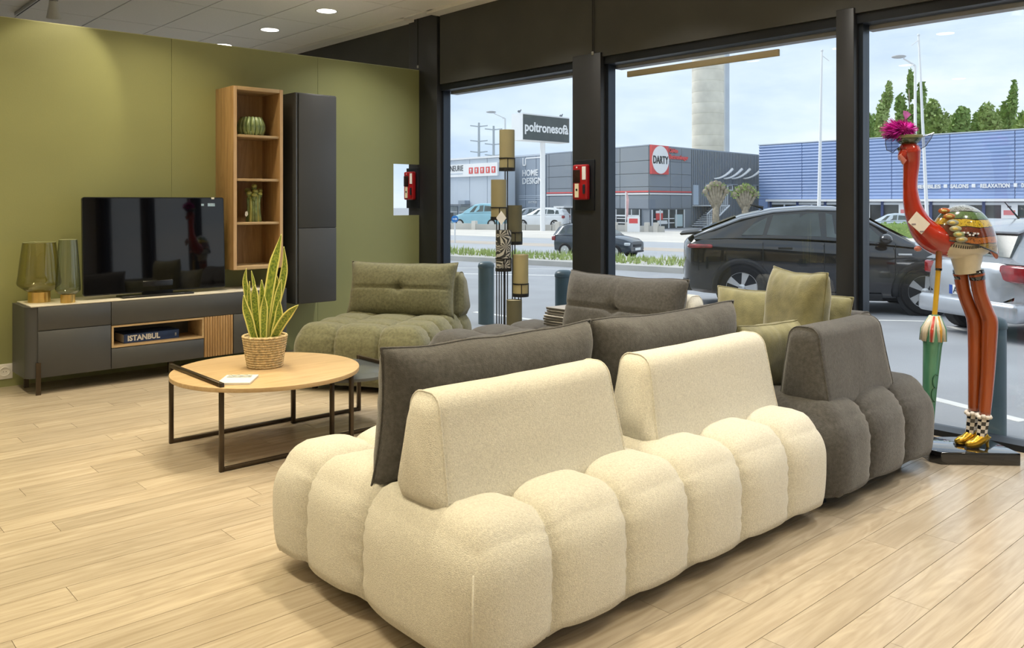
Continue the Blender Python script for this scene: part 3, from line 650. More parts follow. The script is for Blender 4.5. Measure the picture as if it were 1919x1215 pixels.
# ================================================================== sofa modules
def seamf(v, bs):
    for a, b in zip(bs[:-1], bs[1:]):
        if v <= b or b == bs[-1]:
            f = min(1, max(0, (v - a) / (b - a))); g2 = f
            if a == bs[0]: g2 = max(f, 0.5)
            if b == bs[-1]: g2 = min(f, 0.5)
            return 1 - abs(2 * g2 - 1) ** 3.2, min(g2, 1 - g2) * (b - a)
def tuft(name, m, parent, xb, yb, z0, h, A=0.042, step=0.020, seed=0, rxy=0.10, rz=0.15):
    """stitched upholstered block; xb, yb list the seam lines"""
    lo = Vector((xb[0] + A * 0.75, yb[0] + A * 0.75, z0)); hi = Vector((xb[-1] - A * 0.75, yb[-1] - A * 0.75, z0 + h - A * 0.9))
    sz = hi - lo
    def samp(bs, a, b):
        out = [a]
        for p, q in zip(bs[:-1], bs[1:]):
            k = max(8, int((q - p) / step)); out += [p + (q - p) * (0.5 - 0.5 * math.cos(PI * i / k)) * 0.8 + (q - p) * i / k * 0.2 for i in range(1, k + 1)]
        out = [v for v in out if a + 0.004 < v < b - 0.004]; return [a] + out + [b]
    nzs = max(8, int(sz.z / step)); S = [samp(xb, lo.x, hi.x), samp(yb, lo.y, hi.y), [lo.z + sz.z * i / nzs for i in range(nzs + 1)]]
    n = [len(q_) - 1 for q_ in S]
    bm = bmesh.new(); rad = Vector((rxy, rxy, min(rz, sz.z * 0.45)))
    def mp_(p):
        zb = lo.z + rad.z * 0.55
        q = Vector((min(max(p.x, lo.x + rad.x), hi.x - rad.x), min(max(p.y, lo.y + rad.y), hi.y - rad.y), min(max(p.z, zb), hi.z - rad.z)))
        rzz = rad.z if p.z > (lo.z + hi.z) / 2 else rad.z * 0.55
        dv = Vector(((p.x - q.x) / rad.x, (p.y - q.y) / rad.y, (p.z - q.z) / rzz))
        nn = dv.normalized()
        r = Vector((q.x + nn.x * rad.x, q.y + nn.y * rad.y, q.z + nn.z * rzz))
        nw = Vector((nn.x / rad.x, nn.y / rad.y, nn.z / rzz)).normalized()
        sx, dx = seamf(p.x, xb); sy, dy = seamf(p.y, yb)
        sx = sx + (1 - sx) * min(1, nw.x ** 2 * 1.1); sy = sy + (1 - sy) * min(1, nw.y ** 2 * 1.1)
        zf = (p.z - lo.z) / sz.z; side = (nw.x ** 2 + nw.y ** 2)
        vz = 1 - side * 0.55 * abs(2 * zf - 1.05) ** 2.2
        if nw.z < -0.5: vz = 0
        dsp = A * sx * sy * max(0, vz)
        ds = dx if abs(nw.x) < 0.6 else 9
        if abs(nw.y) < 0.6: ds = min(ds, dy)
        wr_ = math.exp(-(ds / 0.045) ** 2)
        k = (p.z * 95 if side > 0.5 else (p.x if ds == dy else p.y) * 95)
        dsp += wr_ * 0.0042 * math.sin(k + 5 * mnoise.noise(p * 6 + Vector((seed, 0, 0)))) * (1 if ds > 0.006 else 0)
        if vz > 0: dsp -= 0.016 * math.exp(-(ds / 0.009) ** 2)
        dsp += 0.006 * mnoise.noise(p * 4.0 + Vector((seed * 3.1, 0, 0)))
        return r + nw * dsp
    def face(ax, val):
        u, v = [i for i in range(3) if i != ax]; vv = {}
        for i in range(n[u] + 1):
            for j in range(n[v] + 1):
                p = Vector((0, 0, 0)); p[ax] = val; p[u] = S[u][i]; p[v] = S[v][j]; vv[i, j] = bm.verts.new(mp_(p))
        for i in range(n[u]):
            for j in range(n[v]): bm.faces.new((vv[i, j], vv[i + 1, j], vv[i + 1, j + 1], vv[i, j + 1]))
    for ax in range(3):
        face(ax, lo[ax]); face(ax, hi[ax])
    bmesh.ops.remove_doubles(bm, verts=bm.verts[:], dist=0.0008); bmesh.ops.recalc_face_normals(bm, faces=bm.faces[:])
    me = bpy.data.meshes.new(name); bm.to_mesh(me); bm.free(); me.materials.append(m); me.shade_smooth()
    o = bpy.data.objects.new(name, me); COL.objects.link(o); o.parent = parent; return o
def backrest(parent, m, L_len, loc, rz, h=0.365, seed=0, sag=0.02):
    """wedge back: rear face at y=0 leaning forward, length along x"""
    pr = [(0.0, 0.0), (0.265, 0.0), (0.215, h), (0.075, h)]
    me = MB(); nx = 26; ring = []
    # rounded profile
    bmx = bmesh.new(); vs = [bmx.verts.new((0, a, b)) for a, b in pr]; bmx.faces.new(vs)
    bmesh.ops.bevel(bmx, geom=bmx.verts[:], offset=0.048, segments=5, profile=0.5, affect='VERTICES')
    P = [(v.co.y, v.co.z) for v in bmx.faces[:][0].verts]; bmx.free()
    # densify
    D = []
    for i in range(len(P)):
        a, b = P[i], P[(i + 1) % len(P)]; k = max(1, int(math.hypot(b[0] - a[0], b[1] - a[1]) / 0.03))
        D += [(a[0] + (b[0] - a[0]) * j / k, a[1] + (b[1] - a[1]) * j / k) for j in range(k)]
    cy = sum(p[0] for p in D) / len(D); cz = sum(p[1] for p in D) / len(D)
    def pt(i, j):
        t = i / (nx - 1); u = 2 * t - 1; x = L_len / 2 * (1 - (1 - min(1, (1 - abs(u)) / 0.06)) ** 2 * 0.0) * u
        e = max(0, (abs(u) * L_len / 2 - (L_len / 2 - 0.045)) / 0.045); s = 1 - (1 - math.sqrt(max(0, 1 - e * e))) * 0.30
        a, b = D[j % len(D)]
        bul = 0.012 * (1 - u * u)
        ya = cy + (a - cy) * (s + bul * 2); zb = cz + (b - cz) * s - sag * (1 - u * u) * (1 if b < cz else 0.15)
        x_lean = 0.02 * (b / h) * (-1 if u > 0 else 1) * min(1, abs(u) * 1.0)
        pn = Vector((x * 5, ya * 5, zb * 5 + seed))
        return (x + x_lean, ya + 0.005 * mnoise.noise(pn), zb + 0.004 * mnoise.noise(pn + Vector((9, 0, 0))))
    N = len(D); me.grid(lambda i, j: pt(i, j), nx, N + 1)
    for i in (0, nx - 1):
        k = len(me.v); ring = [i * (N + 1) + j for j in range(N)]; me.f.append(tuple(ring))
    o = me.build('backrest', m, parent, smooth=True, loc=loc, rot=(0, 0, rz))
    # stitched end seams
    for sgn in (-1, 1):
        i = 1 if sgn < 0 else nx - 2
        MB().tube([pt(i, j) for j in range(N)] + [pt(i, 0)], 0.0035, 5, cap=False).build('piping', m, o, smooth=True)
    return o
ZB = 0.035
s1 = thing('sofa', 'cream boucle sofa section with puffed stitched base and two wedge backrests', 'sofa', (2.52, 2.42, 0))
def loc_(o, c): return Vector(o) - Vector(c)
def module(root, m, xb, yb, h=0.445, seed=0):
    lx, ly = root.location.x, root.location.y
    tuft('seat_base', m, root, [x - lx for x in xb], [y - ly for y in yb], ZB, h, seed=seed)
    fx = [xb[0] + 0.16, xb[-1] - 0.16]; fy = [yb[0] + 0.16, yb[-1] - 0.16]
    for x in fx:
        for y in fy: MB().lathe([(0.022, 0), (0.026, ZB + 0.02)], 12, (x - lx, y - ly, 0)).build('foot', M_dark, root)
module(s1, M_cream, [1.475, 1.822, 2.167, 2.511, 2.855, 3.20, 3.545], [1.79, 2.40, 2.765, 3.06], seed=1)
backrest(s1, M_cream, 0.90, (1.985 - 2.52, 2.015 - 2.42, 0.435), 0, seed=1)
backrest(s1, M_cream, 0.945, (3.04 - 2.52, 2.02 - 2.42, 0.430), 0, seed=2)
MB().tube([(1.482 - 2.52, 1.797 - 2.42, 0.09), (1.476 - 2.52, 1.791 - 2.42, 0.22), (1.492 - 2.52, 1.806 - 2.42, 0.36)], 0.0028, 6).build('corner_seam', M_cream, s1, smooth=True)
s2 = thing('sofa_corner', 'taupe chenille corner sofa section with wedge backrests at the end of the cream sofa', 'sofa', (4.12, 2.38, 0))
module(s2, M_taupe, [3.555, 3.93, 4.31, 4.69], [1.785, 2.40, 2.68, 2.955], seed=5)
backrest(s2, M_taupe, 0.73, (4.03 - 4.12, 1.885 - 2.38, 0.435), 0, seed=6, h=0.375)
backrest(s2, M_taupe, 0.86, (4.665 - 4.12, 2.49 - 2.38, 0.435), R(90), seed=7, h=0.365)
s3 = thing('sofa_section', 'cream sofa section with one wedge backrest standing along the window', 'sofa', (4.12, 3.42, 0))
module(s3, M_cream, [3.56, 3.93, 4.31, 4.69], [2.965, 3.42, 3.875], seed=9)
backrest(s3, M_cream, 0.68, (4.665 - 4.12, 3.525 - 3.42, 0.435), R(90), seed=10)
s4 = thing('ottoman', 'taupe tufted ottoman section of the sofa by the window carrying sample boards', 'ottoman', (4.12, 4.39, 0))
module(s4, M_taupe, [3.555, 3.93, 4.31, 4.69], [3.885, 4.22, 4.555, 4.91], seed=12)
# olive chair
s5 = thing('lounge_chair', 'olive green tufted lounge chair in front of the partition', 'chair', (3.79, 5.66, 0), R(-56.5))
tuft('seat_base', M_olive, s5, [-0.52, -0.175, 0.175, 0.52], [-0.64, -0.36, -0.10, 0.16, 0.40, 0.68], ZB, 0.455, A=0.030, seed=20)
for x in (-0.38, 0.38):
    for y in (-0.5, 0.52): MB().lathe([(0.022, 0), (0.026, ZB + 0.02)], 12, (x, y, 0)).build('foot', M_dark, s5)
backrest(s5, M_olive, 0.93, (0.04, 0.655, 0.445), R(180), seed=21, h=0.365)

# ================================================================== loose cushions
def pillow(label, m, w, h, t, loc, rz, lean, seed=0, tuftc=False, roll=0, group=None, cat='cushion'):
    o = thing('cushion', label, cat, loc, rz, group)
    nu, nv = 45, 29
    M_ = Matrix.Rotation(R(lean), 4, 'X') @ Matrix.Rotation(R(roll), 4, 'Y')
    def surf(side):
        def f(i, j):
            u = 2 * i / (nu - 1) - 1; v = 2 * j / (nv - 1) - 1
            x = w / 2 * u * (1 - 0.045 * (1 - v * v) * abs(u)); z = h / 2 * v * (1 - 0.07 * (1 - u * u) * (1 if v > 0 else 0.3))
            th = t / 2 * (max(0, (1 - abs(u) ** 5.5)) * max(0, (1 - abs(v) ** 3.6))) ** 0.5
            p = Vector((x * 7, z * 7, seed * 2.3 + side))
            edge = max(abs(u), abs(v))
            th += (0.008 * mnoise.noise(p) + 0.006 * mnoise.noise(p * 3.1) * edge ** 2) * (1 if edge < 0.985 else 0)
            th += 0.005 * math.sin((math.atan2(v - 0.95, u) if False else u * 26 + 3 * mnoise.noise(p))) * max(0, abs(v) - 0.6) * (1 - edge ** 8)
            if tuftc:
                th -= t * 0.10 * math.exp(-(v / 0.045) ** 2) * (1 - u * u) ** 0.3 + t * 0.20 * math.exp(-((u / 0.09) ** 2 + (v / 0.14) ** 2))
                th -= t * 0.05 * math.exp(-(u / 0.03) ** 2) * (1 if v > 0 else 0.3) * (1 - v * v)
            th = max(0.002 if edge < 0.99 else 0.0, th)
            sag = 0.010 * mnoise.noise(Vector((u * 2.2, seed, 0))) * v
            return M_ @ Vector((x, side * th, z + h / 2 + sag))
        return f
    b = MB(); b.grid(surf(-1), nu, nv); b.grid(surf(1), nu, nv)
    me = b.build('cushion_body', m, o, smooth=True)
    bm = bmesh.new(); bm.from_mesh(me.data); bmesh.ops.remove_doubles(bm, verts=bm.verts[:], dist=0.002); bmesh.ops.recalc_face_normals(bm, faces=bm.faces[:]); bm.to_mesh(me.data); bm.free(); me.data.shade_smooth()
    f = surf(1); P = [f(i, 0) for i in range(nu)] + [f(nu - 1, j) for j in range(nv)] + [f(i, nv - 1) for i in range(nu - 1, -1, -1)] + [f(0, j) for j in range(nv - 1, -1, -1)]
    MB().tube(P, 0.004, 5, cap=False).build('edge_seam', m, o, smooth=True)
    return o
pillow('taupe cushion propped on the cream sofa at its free end', M_taupe, 1.03, 0.48, 0.24, (2.075, 2.43, 0.435), R(180), -7, 1)
pillow('taupe cushion propped on the cream sofa next to the corner section', M_taupe, 1.05, 0.48, 0.24, (3.12, 2.43, 0.435), R(180), -7, 2)
pillow('taupe tufted cushion with button dimple propped on the cream section by the window', M_taupe, 1.03, 0.49, 0.23, (4.30, 3.70, 0.43), R(90), 12, 3, tuftc=True)
pillow('olive tufted cushion propped on the olive lounge chair', M_olive, 0.95, 0.46, 0.23, (3.79 + 0.245 * 0.835, 5.66 + 0.245 * 0.55, 0.45), R(-56.5), -14, 4, tuftc=True)
pillow('long olive-gold velvet cushion on the corner section against its window-side backrest', M_ogold, 0.86, 0.46, 0.15, (4.36, 2.56, 0.43), R(90), 8, 5)
pillow('upright square olive-gold velvet cushion in the sofa corner', M_ogold, 0.46, 0.60, 0.17, (4.15, 2.35, 0.44), R(66), 6, 6)
pillow('slumped olive-gold velvet cushion behind the taupe corner backrest', M_ogold, 0.50, 0.36, 0.17, (3.86, 2.37, 0.44), R(172), -14, 7)

# sample boards on the ottoman
M_board = mat('sample_board', (0.10, 0.095, 0.09), 0.6, var=(12, 0.2)); 
for i in range(8):
    sbd = thing('sample_board', 'dark fabric sample board with pale edge, ' + ('bottom board', 'second from the bottom', 'third from the bottom', 'fourth from the bottom', 'fourth from the top', 'third from the top', 'second from the top', 'topmost board')[i] + ' of the ottoman stack', 'board', (4.53 + 0.010 * random.uniform(-1, 1), 4.36 + 0.016 * random.uniform(-1, 1), 0.462 + i * 0.0195), R(90 + random.uniform(-9, 9)), 'stacked fabric sample boards')
    B('board', (-0.15, -0.11, 0), (0.15, 0.11, 0.011), M_board, sbd); B('edge_lining', (-0.152, -0.112, 0.011), (0.152, 0.112, 0.015), M_paper if i % 2 == 0 else mat('grey_lining', (0.3, 0.29, 0.28), 0.6), sbd)

# ================================================================== floor lamp with six shades
fl = thing('floor_lamp', 'tall floor lamp of clustered cylinder shades on thin black rods by the window', 'lamp', (4.985, 5.525, 0))
M_sh1 = mat('shade_tan', (0.30, 0.26, 0.135), 0.75, var=(4, 0.08)); M_sh2 = mat('shade_olive', (0.125, 0.115, 0.065), 0.75, var=(4, 0.1)); M_sh3 = mat('shade_sand', (0.40, 0.34, 0.17), 0.75, var=(4, 0.08))
def palm():
    m = bpy.data.materials.new('shade_palm_print'); m.use_nodes = True; t = m.node_tree; b = t.nodes['Principled BSDF']; b.inputs['Roughness'].default_value = 0.7
    c = t.nodes.new('ShaderNodeTexCoord'); v = t.nodes.new('ShaderNodeTexVoronoi'); v.inputs['Scale'].default_value = 9
    n = t.nodes.new('ShaderNodeTexNoise'); n.inputs['Scale'].default_value = 12
    t.links.new(c.outputs['Object'], v.inputs['Vector']); t.links.new(c.outputs['Object'], n.inputs['Vector'])
    sub = t.nodes.new('ShaderNodeVectorMath'); sub.operation = 'SUBTRACT'; t.links.new(c.outputs['Object'], sub.inputs[0]); t.links.new(v.outputs['Position'], sub.inputs[1])
    gr = t.nodes.new('ShaderNodeSeparateXYZ'); t.links.new(sub.outputs['Vector'], gr.inputs[0])
    at = t.nodes.new('ShaderNodeMath'); at.operation = 'ARCTAN2'; t.links.new(gr.outputs['X'], at.inputs[0]); t.links.new(gr.outputs['Z'], at.inputs[1])
    ml = t.nodes.new('ShaderNodeMath'); ml.operation = 'MULTIPLY_ADD'; ml.inputs[1].default_value = 11; t.links.new(at.outputs[0], ml.inputs[0]); t.links.new(n.outputs['Fac'], ml.inputs[2])
    s_ = t.nodes.new('ShaderNodeMath'); s_.operation = 'SINE'; t.links.new(ml.outputs[0], s_.inputs[0])
    gt = t.nodes.new('ShaderNodeMath'); gt.operation = 'GREATER_THAN'; gt.inputs[1].default_value = 0.1; t.links.new(s_.outputs[0], gt.inputs[0])
    mx = t.nodes.new('ShaderNodeMix'); mx.data_type = 'RGBA'; mx.inputs['A'].default_value = (0.03, 0.03, 0.028, 1); mx.inputs['B'].default_value = (0.50, 0.48, 0.42, 1)
    t.links.new(gt.outputs[0], mx.inputs['Factor']); t.links.new(mx.outputs['Result'], b.inputs['Base Color']); return m
M_palm = palm()
MB().lathe([(0.001, 0), (0.16, 0), (0.16, 0.012), (0.02, 0.018), (0.001, 0.018)], 36).build('foot_plate', M_dark, fl, smooth=True, auto=30)
kk = 7.43 / FPX
for (px, yt, yb, dd, m_) in ((949.5, 243, 318, 0.03, M_sh1), (934, 337, 410, -0.03, M_sh1), (963.5, 385, 457, 0.08, M_sh2), (943, 431, 505, -0.06, M_palm), (975, 477, 553, -0.03, M_sh3), (963, 560, 640, -0.10, M_sh2)):
    ox = (px - 955) * kk; X_, Y_ = CA * ox + SA * dd, -SA * ox + CA * dd; zt, zb = 1.4 - (yt - 379) * kk, 1.4 - (yb - 379) * kk
    sh = MB().lathe([(0.064, zb), (0.068, zb), (0.068, zt), (0.064, zt), (0.064, zb)], 32, (X_, Y_, 0), cap=False).build('lamp_shade', m_, fl, smooth=True, auto=40)
    MB().lathe([(0.0685, zb - 0.012), (0.0715, zb - 0.012), (0.0715, zb + 0.018), (0.0685, zb + 0.018)], 32, (X_, Y_, 0)).build('shade_ring', M_dark, sh)
    z2 = zb + (zt - zb) * 0.27
    MB().lathe([(0.068, z2), (0.0715, z2), (0.0715, z2 + 0.010), (0.068, z2 + 0.010), (0.068, z2)], 32, (X_, Y_, 0), cap=False).build('shade_ring', M_dark, sh)
    MB().lathe([(0.001, zt - 0.004), (0.064, zt - 0.004)], 24, (X_, Y_, 0), cap=False).build('shade_top', mat('shade_inner', (0.5, 0.45, 0.3), 0.8), sh)
    for a in (0.6, 2.6): MB().tube([(X_ + 0.06 * math.cos(a) * 0.3, Y_ + 0.06 * math.sin(a) * 0.3, 0.012), (X_ + 0.06 * math.cos(a) * 0.3, Y_ + 0.06 * math.sin(a) * 0.3, zb + 0.03)], 0.005, 8).build('rod', M_dark, fl, smooth=True)
    for a in (-2.2, -1.0): MB().tube([(X_ + 0.0705 * math.cos(a), Y_ + 0.0705 * math.sin(a), zb), (X_ + 0.0705 * math.cos(a), Y_ + 0.0705 * math.sin(a), z2 + 0.01)], 0.004, 6).build('strut', M_dark, sh)
pt_ = MB().prism([(0, 0), (0.045, 0.062), (0, 0.125), (-0.045, 0.062)], -0.001, 0.001, 'Y').build('price_tag', M_paper, fl)
pt_.location = (CA * -0.075 - SA * 0.11, SA * 0.075 - CA * 0.11, 1.20); pt_.rotation_euler = (0, 0, R(-42))
# ================================================================== outside: ground
G = -0.22
M_road = mat('road_grey', (0.42, 0.44, 0.47), 0.9, var=(0.4, 0.08), bump=(30, 0.3))
M_pale = mat('pale_pavement', (0.66, 0.63, 0.58), 0.9, var=(0.5, 0.08))
M_tan = mat('tan_lane', (0.50, 0.44, 0.38), 0.9, var=(0.5, 0.08))
M_line = mat('road_paint', (0.80, 0.80, 0.78), 0.8, var=(8, 0.08))
M_conc = mat('concrete', (0.50, 0.49, 0.46), 0.9, var=(0.7, 0.15), bump=(12, 0.3))
M_leafg = mat('leaf_green', (0.30, 0.44, 0.13), 0.7, var=(0.35, 0.4), col2=(0.18, 0.29, 0.07))
M_leafl = mat('leaf_pale', (0.44, 0.55, 0.20), 0.7, var=(0.4, 0.4), col2=(0.27, 0.38, 0.12))
M_bark = mat('bark', (0.30, 0.26, 0.20), 0.9, var=(6, 0.3))
gm = MB().box((5.60, -60, G - 0.4), (170, 190, G)); tag(gm.build('ground', M_asphalt), 'grey asphalt of the car park and street outside the windows', 'ground', kind='structure')
def strip(name, y0, y1, z0, z1, m, label=None, cat=None, kind='structure', a=-40, b=60):
    """strip parallel to the street; y0, y1: picture rows where it crosses column 837"""
    d0, d1 = 1577 * 1.62 / (y0 - 379), 1577 * 1.62 / (y1 - 379)
    u = Vector((-4.27, 5.5)).normalized(); r0, r1 = (837 - 960) / FPX * d0, (837 - 960) / FPX * d1
    def w(dd, rr): return (SA * dd + CA * rr, CA * dd - SA * rr)
    P = [w(d0 + u.x * t, r0 + u.y * t) for t in (a, b)] + [w(d1 + u.x * t, r1 + u.y * t) for t in (b, a)]
    o = MB().prism(P, z0, z1, 'Z').build(name, m); tag(o, label, cat, kind=kind); return P
strip('kerb', 488, 473, G - 0.1, G + 0.13, M_conc, a=-30, b=14)
strip('road', 473, 455, G - 0.1, G + 0.004, M_road); strip('road', 455, 450, G - 0.1, G + 0.006, M_tan); strip('road', 450, 441, G - 0.1, G + 0.004, M_road); strip('pavement', 441, 424, G - 0.1, G + 0.01, M_pale)
# grass on the median
gb = MB(); rg = random.Random(5)
for i in range(5200):
    t = rg.uniform(-9, 13.5); y_ = rg.uniform(475, 485.5); d = 1577 * 1.62 / (y_ - 379); u = Vector((-4.27, 5.5)).normalized(); r = (837 - 960) / FPX * d
    dd, rr_ = d + u.x * t, r + u.y * t; x, y = SA * dd + CA * rr_, CA * dd - SA * rr_
    hgt = rg.uniform(0.03, 0.14) * (1.35 + 0.8 * mnoise.noise(Vector((x * 0.7, y * 0.7, 0)))); a = rg.uniform(0, 6.28); l = rg.uniform(0.02, 0.08); wv = 0.022
    gb.add([(x - wv * math.sin(a), y + wv * math.cos(a), G + 0.12), (x + wv * math.sin(a), y - wv * math.cos(a), G + 0.12), (x + l * math.cos(a), y + l * math.sin(a), G + 0.13 + hgt)], [(0, 1, 2)])
tag(gb.build('grass', mat('grass_blades', (0.42, 0.50, 0.18), 0.8, var=(0.8, 0.3), col2=(0.26, 0.35, 0.10))), 'rough green grass growing on the street median', 'grass', kind='stuff')
# parking bay lines
def line(pxa, ya, pxb, yb, w=0.09, k=0):
    A = Vector(WXY(pxa, 1577 * 1.62 / (ya - 379))); Bv = Vector(WXY(pxb, 1577 * 1.62 / (yb - 379))); n = (Bv - A).normalized(); n = Vector((-n.y, n.x)) * w / 2
    tag(MB().prism([tuple(A + n), tuple(Bv + n), tuple(Bv - n), tuple(A - n)], G - 0.01, G + 0.003, 'Z').build('road_marking', M_line), kind='structure')
line(1560, 599, 1760, 603); line(1460, 594, 1560, 599); line(1700, 735, 1919, 790, 0.11); line(837, 513, 1075, 517, 0.12); line(837, 502, 1075, 505, 0.06); line(1779, 612, 1812, 621, 0.07); line(890, 585, 1000, 600, 0.10)
tag(MB().prism([WXY(1500, 6.7), WXY(2300, 5.0), WXY(2300, 4.8), WXY(1500, 6.3)], G - 0.01, G + 0.01, 'Z').build('gravel_strip', mat('gravel', (0.62, 0.58, 0.50), 0.95, var=(45, 0.35), bump=(90, 1.0))), kind='structure')

# bollards
bo = None
for (x, y, lab) in ((6.37, 2.10, 'teal-grey steel bollard outside the window behind the flamingo statue'), (7.03, 6.85, 'teal-grey steel bollard outside next to the wide window column'), (7.27, 8.53, 'teal-grey steel bollard outside behind the lamp and olive chair')):
    if bo is None:
        bo = thing('bollard', lab, 'bollard', group='bollards along the shop front')
        MB().lathe([(0.106, -0.05), (0.106, 0.755)], 32).build('post', mat('bollard_paint', (0.055, 0.095, 0.115), 0.35, var=(5, 0.1)), bo, smooth=True, auto=40)
        MB().lathe([(0.111, 0.75), (0.111, 0.782), (0.098, 0.81), (0.06, 0.828), (0.0001, 0.832)], 32).build('dome_cap', MATS['bollard_paint'], bo, smooth=True)
        o = bo
    else: o = dup(bo); o['label'] = lab
    o.location = (x, y, G)

# ================================================================== facades
class Facade:
    def __init__(s, name, label, pa, da, pb, db, cat='building'):
        A, Bv = Vector(WXY(pa, da)), Vector(WXY(pb, db)); s.A = A; s.u = (Bv - A).normalized(); s.L = (Bv - A).length; s.rz = math.atan2(s.u.y, s.u.x)
        s.o = thing(name, label, cat, (A.x, A.y, G), s.rz)
    def xd(s, px):
        r = Vector(WXY(px, 1)); det = s.u.x * -r.y + r.x * s.u.y
        t = (-s.A.x * -r.y + r.x * -s.A.y) / det; sdist = (s.u.x * -s.A.y + s.A.x * s.u.y) / det
        return t, abs(sdist)
    def x(s, px): return s.xd(px)[0]
    def z(s, px, py): return 1.4 - (py - 379) / FPX * s.xd(px)[1] - G
    def rect(s, name, pa, ya, pb, yb, m, y0=-0.02, y1=0.02, parent=None):
        """upright panel: rows measured at its left edge"""
        return B(name, (s.x(pa), y0, s.z(pa, yb)), (s.x(pb), y1, s.z(pa, ya)), m, parent or s.o)
M_lgrey = mat('facade_hazed', (0.54, 0.60, 0.68), 0.55, var=(0.5, 0.05)); M_mgrey = mat('facade_grey', (0.32, 0.37, 0.44), 0.5, var=(0.5, 0.05)); M_dgrey = mat('facade_dark', (0.18, 0.205, 0.235), 0.5, var=(0.5, 0.05))  # palest facade tone has street haze mixed into its colour
M_roofw = mat('roof_white', (0.80, 0.82, 0.84), 0.6, var=(1, 0.03)); M_sgn = mat('sign_white', (0.86, 0.87, 0.88), 0.5, var=(1, 0.02)); M_sgnred = mat('sign_red', (0.72, 0.10, 0.10), 0.5, var=(1, 0.05)); M_ink = mat('sign_ink', (0.03, 0.035, 0.045), 0.5, var=(3, 0.1)); M_dash = mat('shop_interior', (0.10, 0.115, 0.12), 0.3, var=(0.9, 0.8), col2=(0.03, 0.035, 0.04)); M_shopglass = mat('shop_glass', (0.32, 0.38, 0.40), 0.12, var=(0.6, 0.4)); M_steelw = mat('white_steel', (0.72, 0.75, 0.78), 0.4, var=(2, 0.05))
# --- left shop
f1 = Facade('shop_building', 'pale grey shop building with a white fascia sign and red pictograms', 770, 71, 946, 61.3)
H1 = 5.05
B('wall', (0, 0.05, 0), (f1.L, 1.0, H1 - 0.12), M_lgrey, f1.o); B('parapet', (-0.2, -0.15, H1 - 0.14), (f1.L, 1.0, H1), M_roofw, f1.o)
for i in range(4):
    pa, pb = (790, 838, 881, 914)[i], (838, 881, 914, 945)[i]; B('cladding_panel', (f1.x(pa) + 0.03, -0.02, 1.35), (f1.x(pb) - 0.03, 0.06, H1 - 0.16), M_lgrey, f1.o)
sg = B('fascia_sign', (f1.x(812), -0.18, f1.z(838, 333)), (f1.x(936), -0.03, f1.z(838, 310)), M_sgn, f1.o)
text('lettering', 'SEIGNEURIE', 0.62, M_ink, sg, (f1.x(834), -0.19, f1.z(838, 322)), width=f1.x(872) - f1.x(834), extrude=0.01)
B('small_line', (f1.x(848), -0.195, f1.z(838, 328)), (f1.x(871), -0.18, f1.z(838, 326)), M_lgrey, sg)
for i in range(5):
    px = 883 + 10.6 * i; q = B('pictogram', (f1.x(px), -0.20, f1.z(883, 326)), (f1.x(px + 7.2), -0.17, f1.z(883, 314.5)), M_sgnred, sg)
    xm = (f1.x(px) + f1.x(px + 7.2)) / 2; zm = f1.z(883, 320)
    MB().lathe([(0.09, 0), (0.09, 0.012)], 10, M=Matrix.Translation((xm, -0.20, zm + 0.06)) @ Matrix.Rotation(R(90), 4, 'X')).box((xm - 0.03 - 0.03 * (i % 2), -0.212, zm - 0.16), (xm + 0.05, -0.2, zm + 0.02)).build('glyph', M_sgn, q)
B('awning', (f1.x(812), -0.9, 1.36), (f1.x(882), 0.05, 1.46), M_dgrey, f1.o); B('vent_box', (f1.x(869), -0.5, 1.46), (f1.x(881), 0.0, 1.75), M_mgrey, f1.o)
for pa, pb in ((792, 810), (812, 840), (842, 858), (862, 880), (884, 908), (911, 943)):
    w_ = B('shop_window', (f1.x(pa), -0.03, 0.10), (f1.x(pb), 0.06, 1.26), M_shopglass, f1.o); B('transom', (f1.x(pa), -0.05, 0.82), (f1.x(pb), -0.02, 0.90), M_steelw, w_)
    B('dark_pane', (f1.x(pa) + 0.12, -0.035, 0.15), (f1.x(pa) + 0.55 * (f1.x(pb) - f1.x(pa)), -0.028, 0.78), M_dash, w_)
# --- home design + first electrical-store wing (one long facade)
f2 = Facade('furniture_shop_building', 'blue-grey furniture shop building with tall white lettering on its facade', 946, 64, 1024, 59.5)
H2 = 5.05
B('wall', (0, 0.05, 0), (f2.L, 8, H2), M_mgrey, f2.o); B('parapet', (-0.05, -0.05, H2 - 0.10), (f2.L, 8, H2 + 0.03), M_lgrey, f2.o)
for pa, pb in ((947, 966), (966, 986), (986, 1006), (1006, 1024)): B('cladding_panel', (f2.x(pa) + 0.03, -0.03, 1.25), (f2.x(pb) - 0.03, 0.06, H2 - 0.12), M_mgrey, f2.o)
text('lettering', 'HOME', 0.62, M_sgn, f2.o, (f2.x(981), -0.06, f2.z(985, 330)), width=f2.x(1010) - f2.x(981), extrude=0.02, bold=0.012)
text('lettering', 'DESIGN', 0.62, M_sgn, f2.o, (f2.x(981), -0.06, f2.z(985, 345)), width=f2.x(1018) - f2.x(981), extrude=0.02, bold=0.012)
za, zb_ = f2.z(985, 296), f2.z(985, 311)
MB().box((f2.x(981), -0.06, zb_), (f2.x(981) + 0.09, -0.03, za)).box((f2.x(981), -0.06, zb_), (f2.x(987), -0.03, zb_ + 0.09)).box((f2.x(987) - 0.09, -0.06, zb_), (f2.x(987), -0.03, za)).box((f2.x(987) - 0.09, -0.06, za - 0.09), (f2.x(1019), -0.03, za)).build('line_logo', M_sgn, f2.o)
text('vertical_lettering', '• UHOMEDESIGN', 0.24, M_sgn, f2.o, (f2.x(960.5), -0.06, f2.z(960, 379)), rot=(R(90), R(-90), 0), extrude=0.01, width=f2.z(960, 316) - f2.z(960, 379))
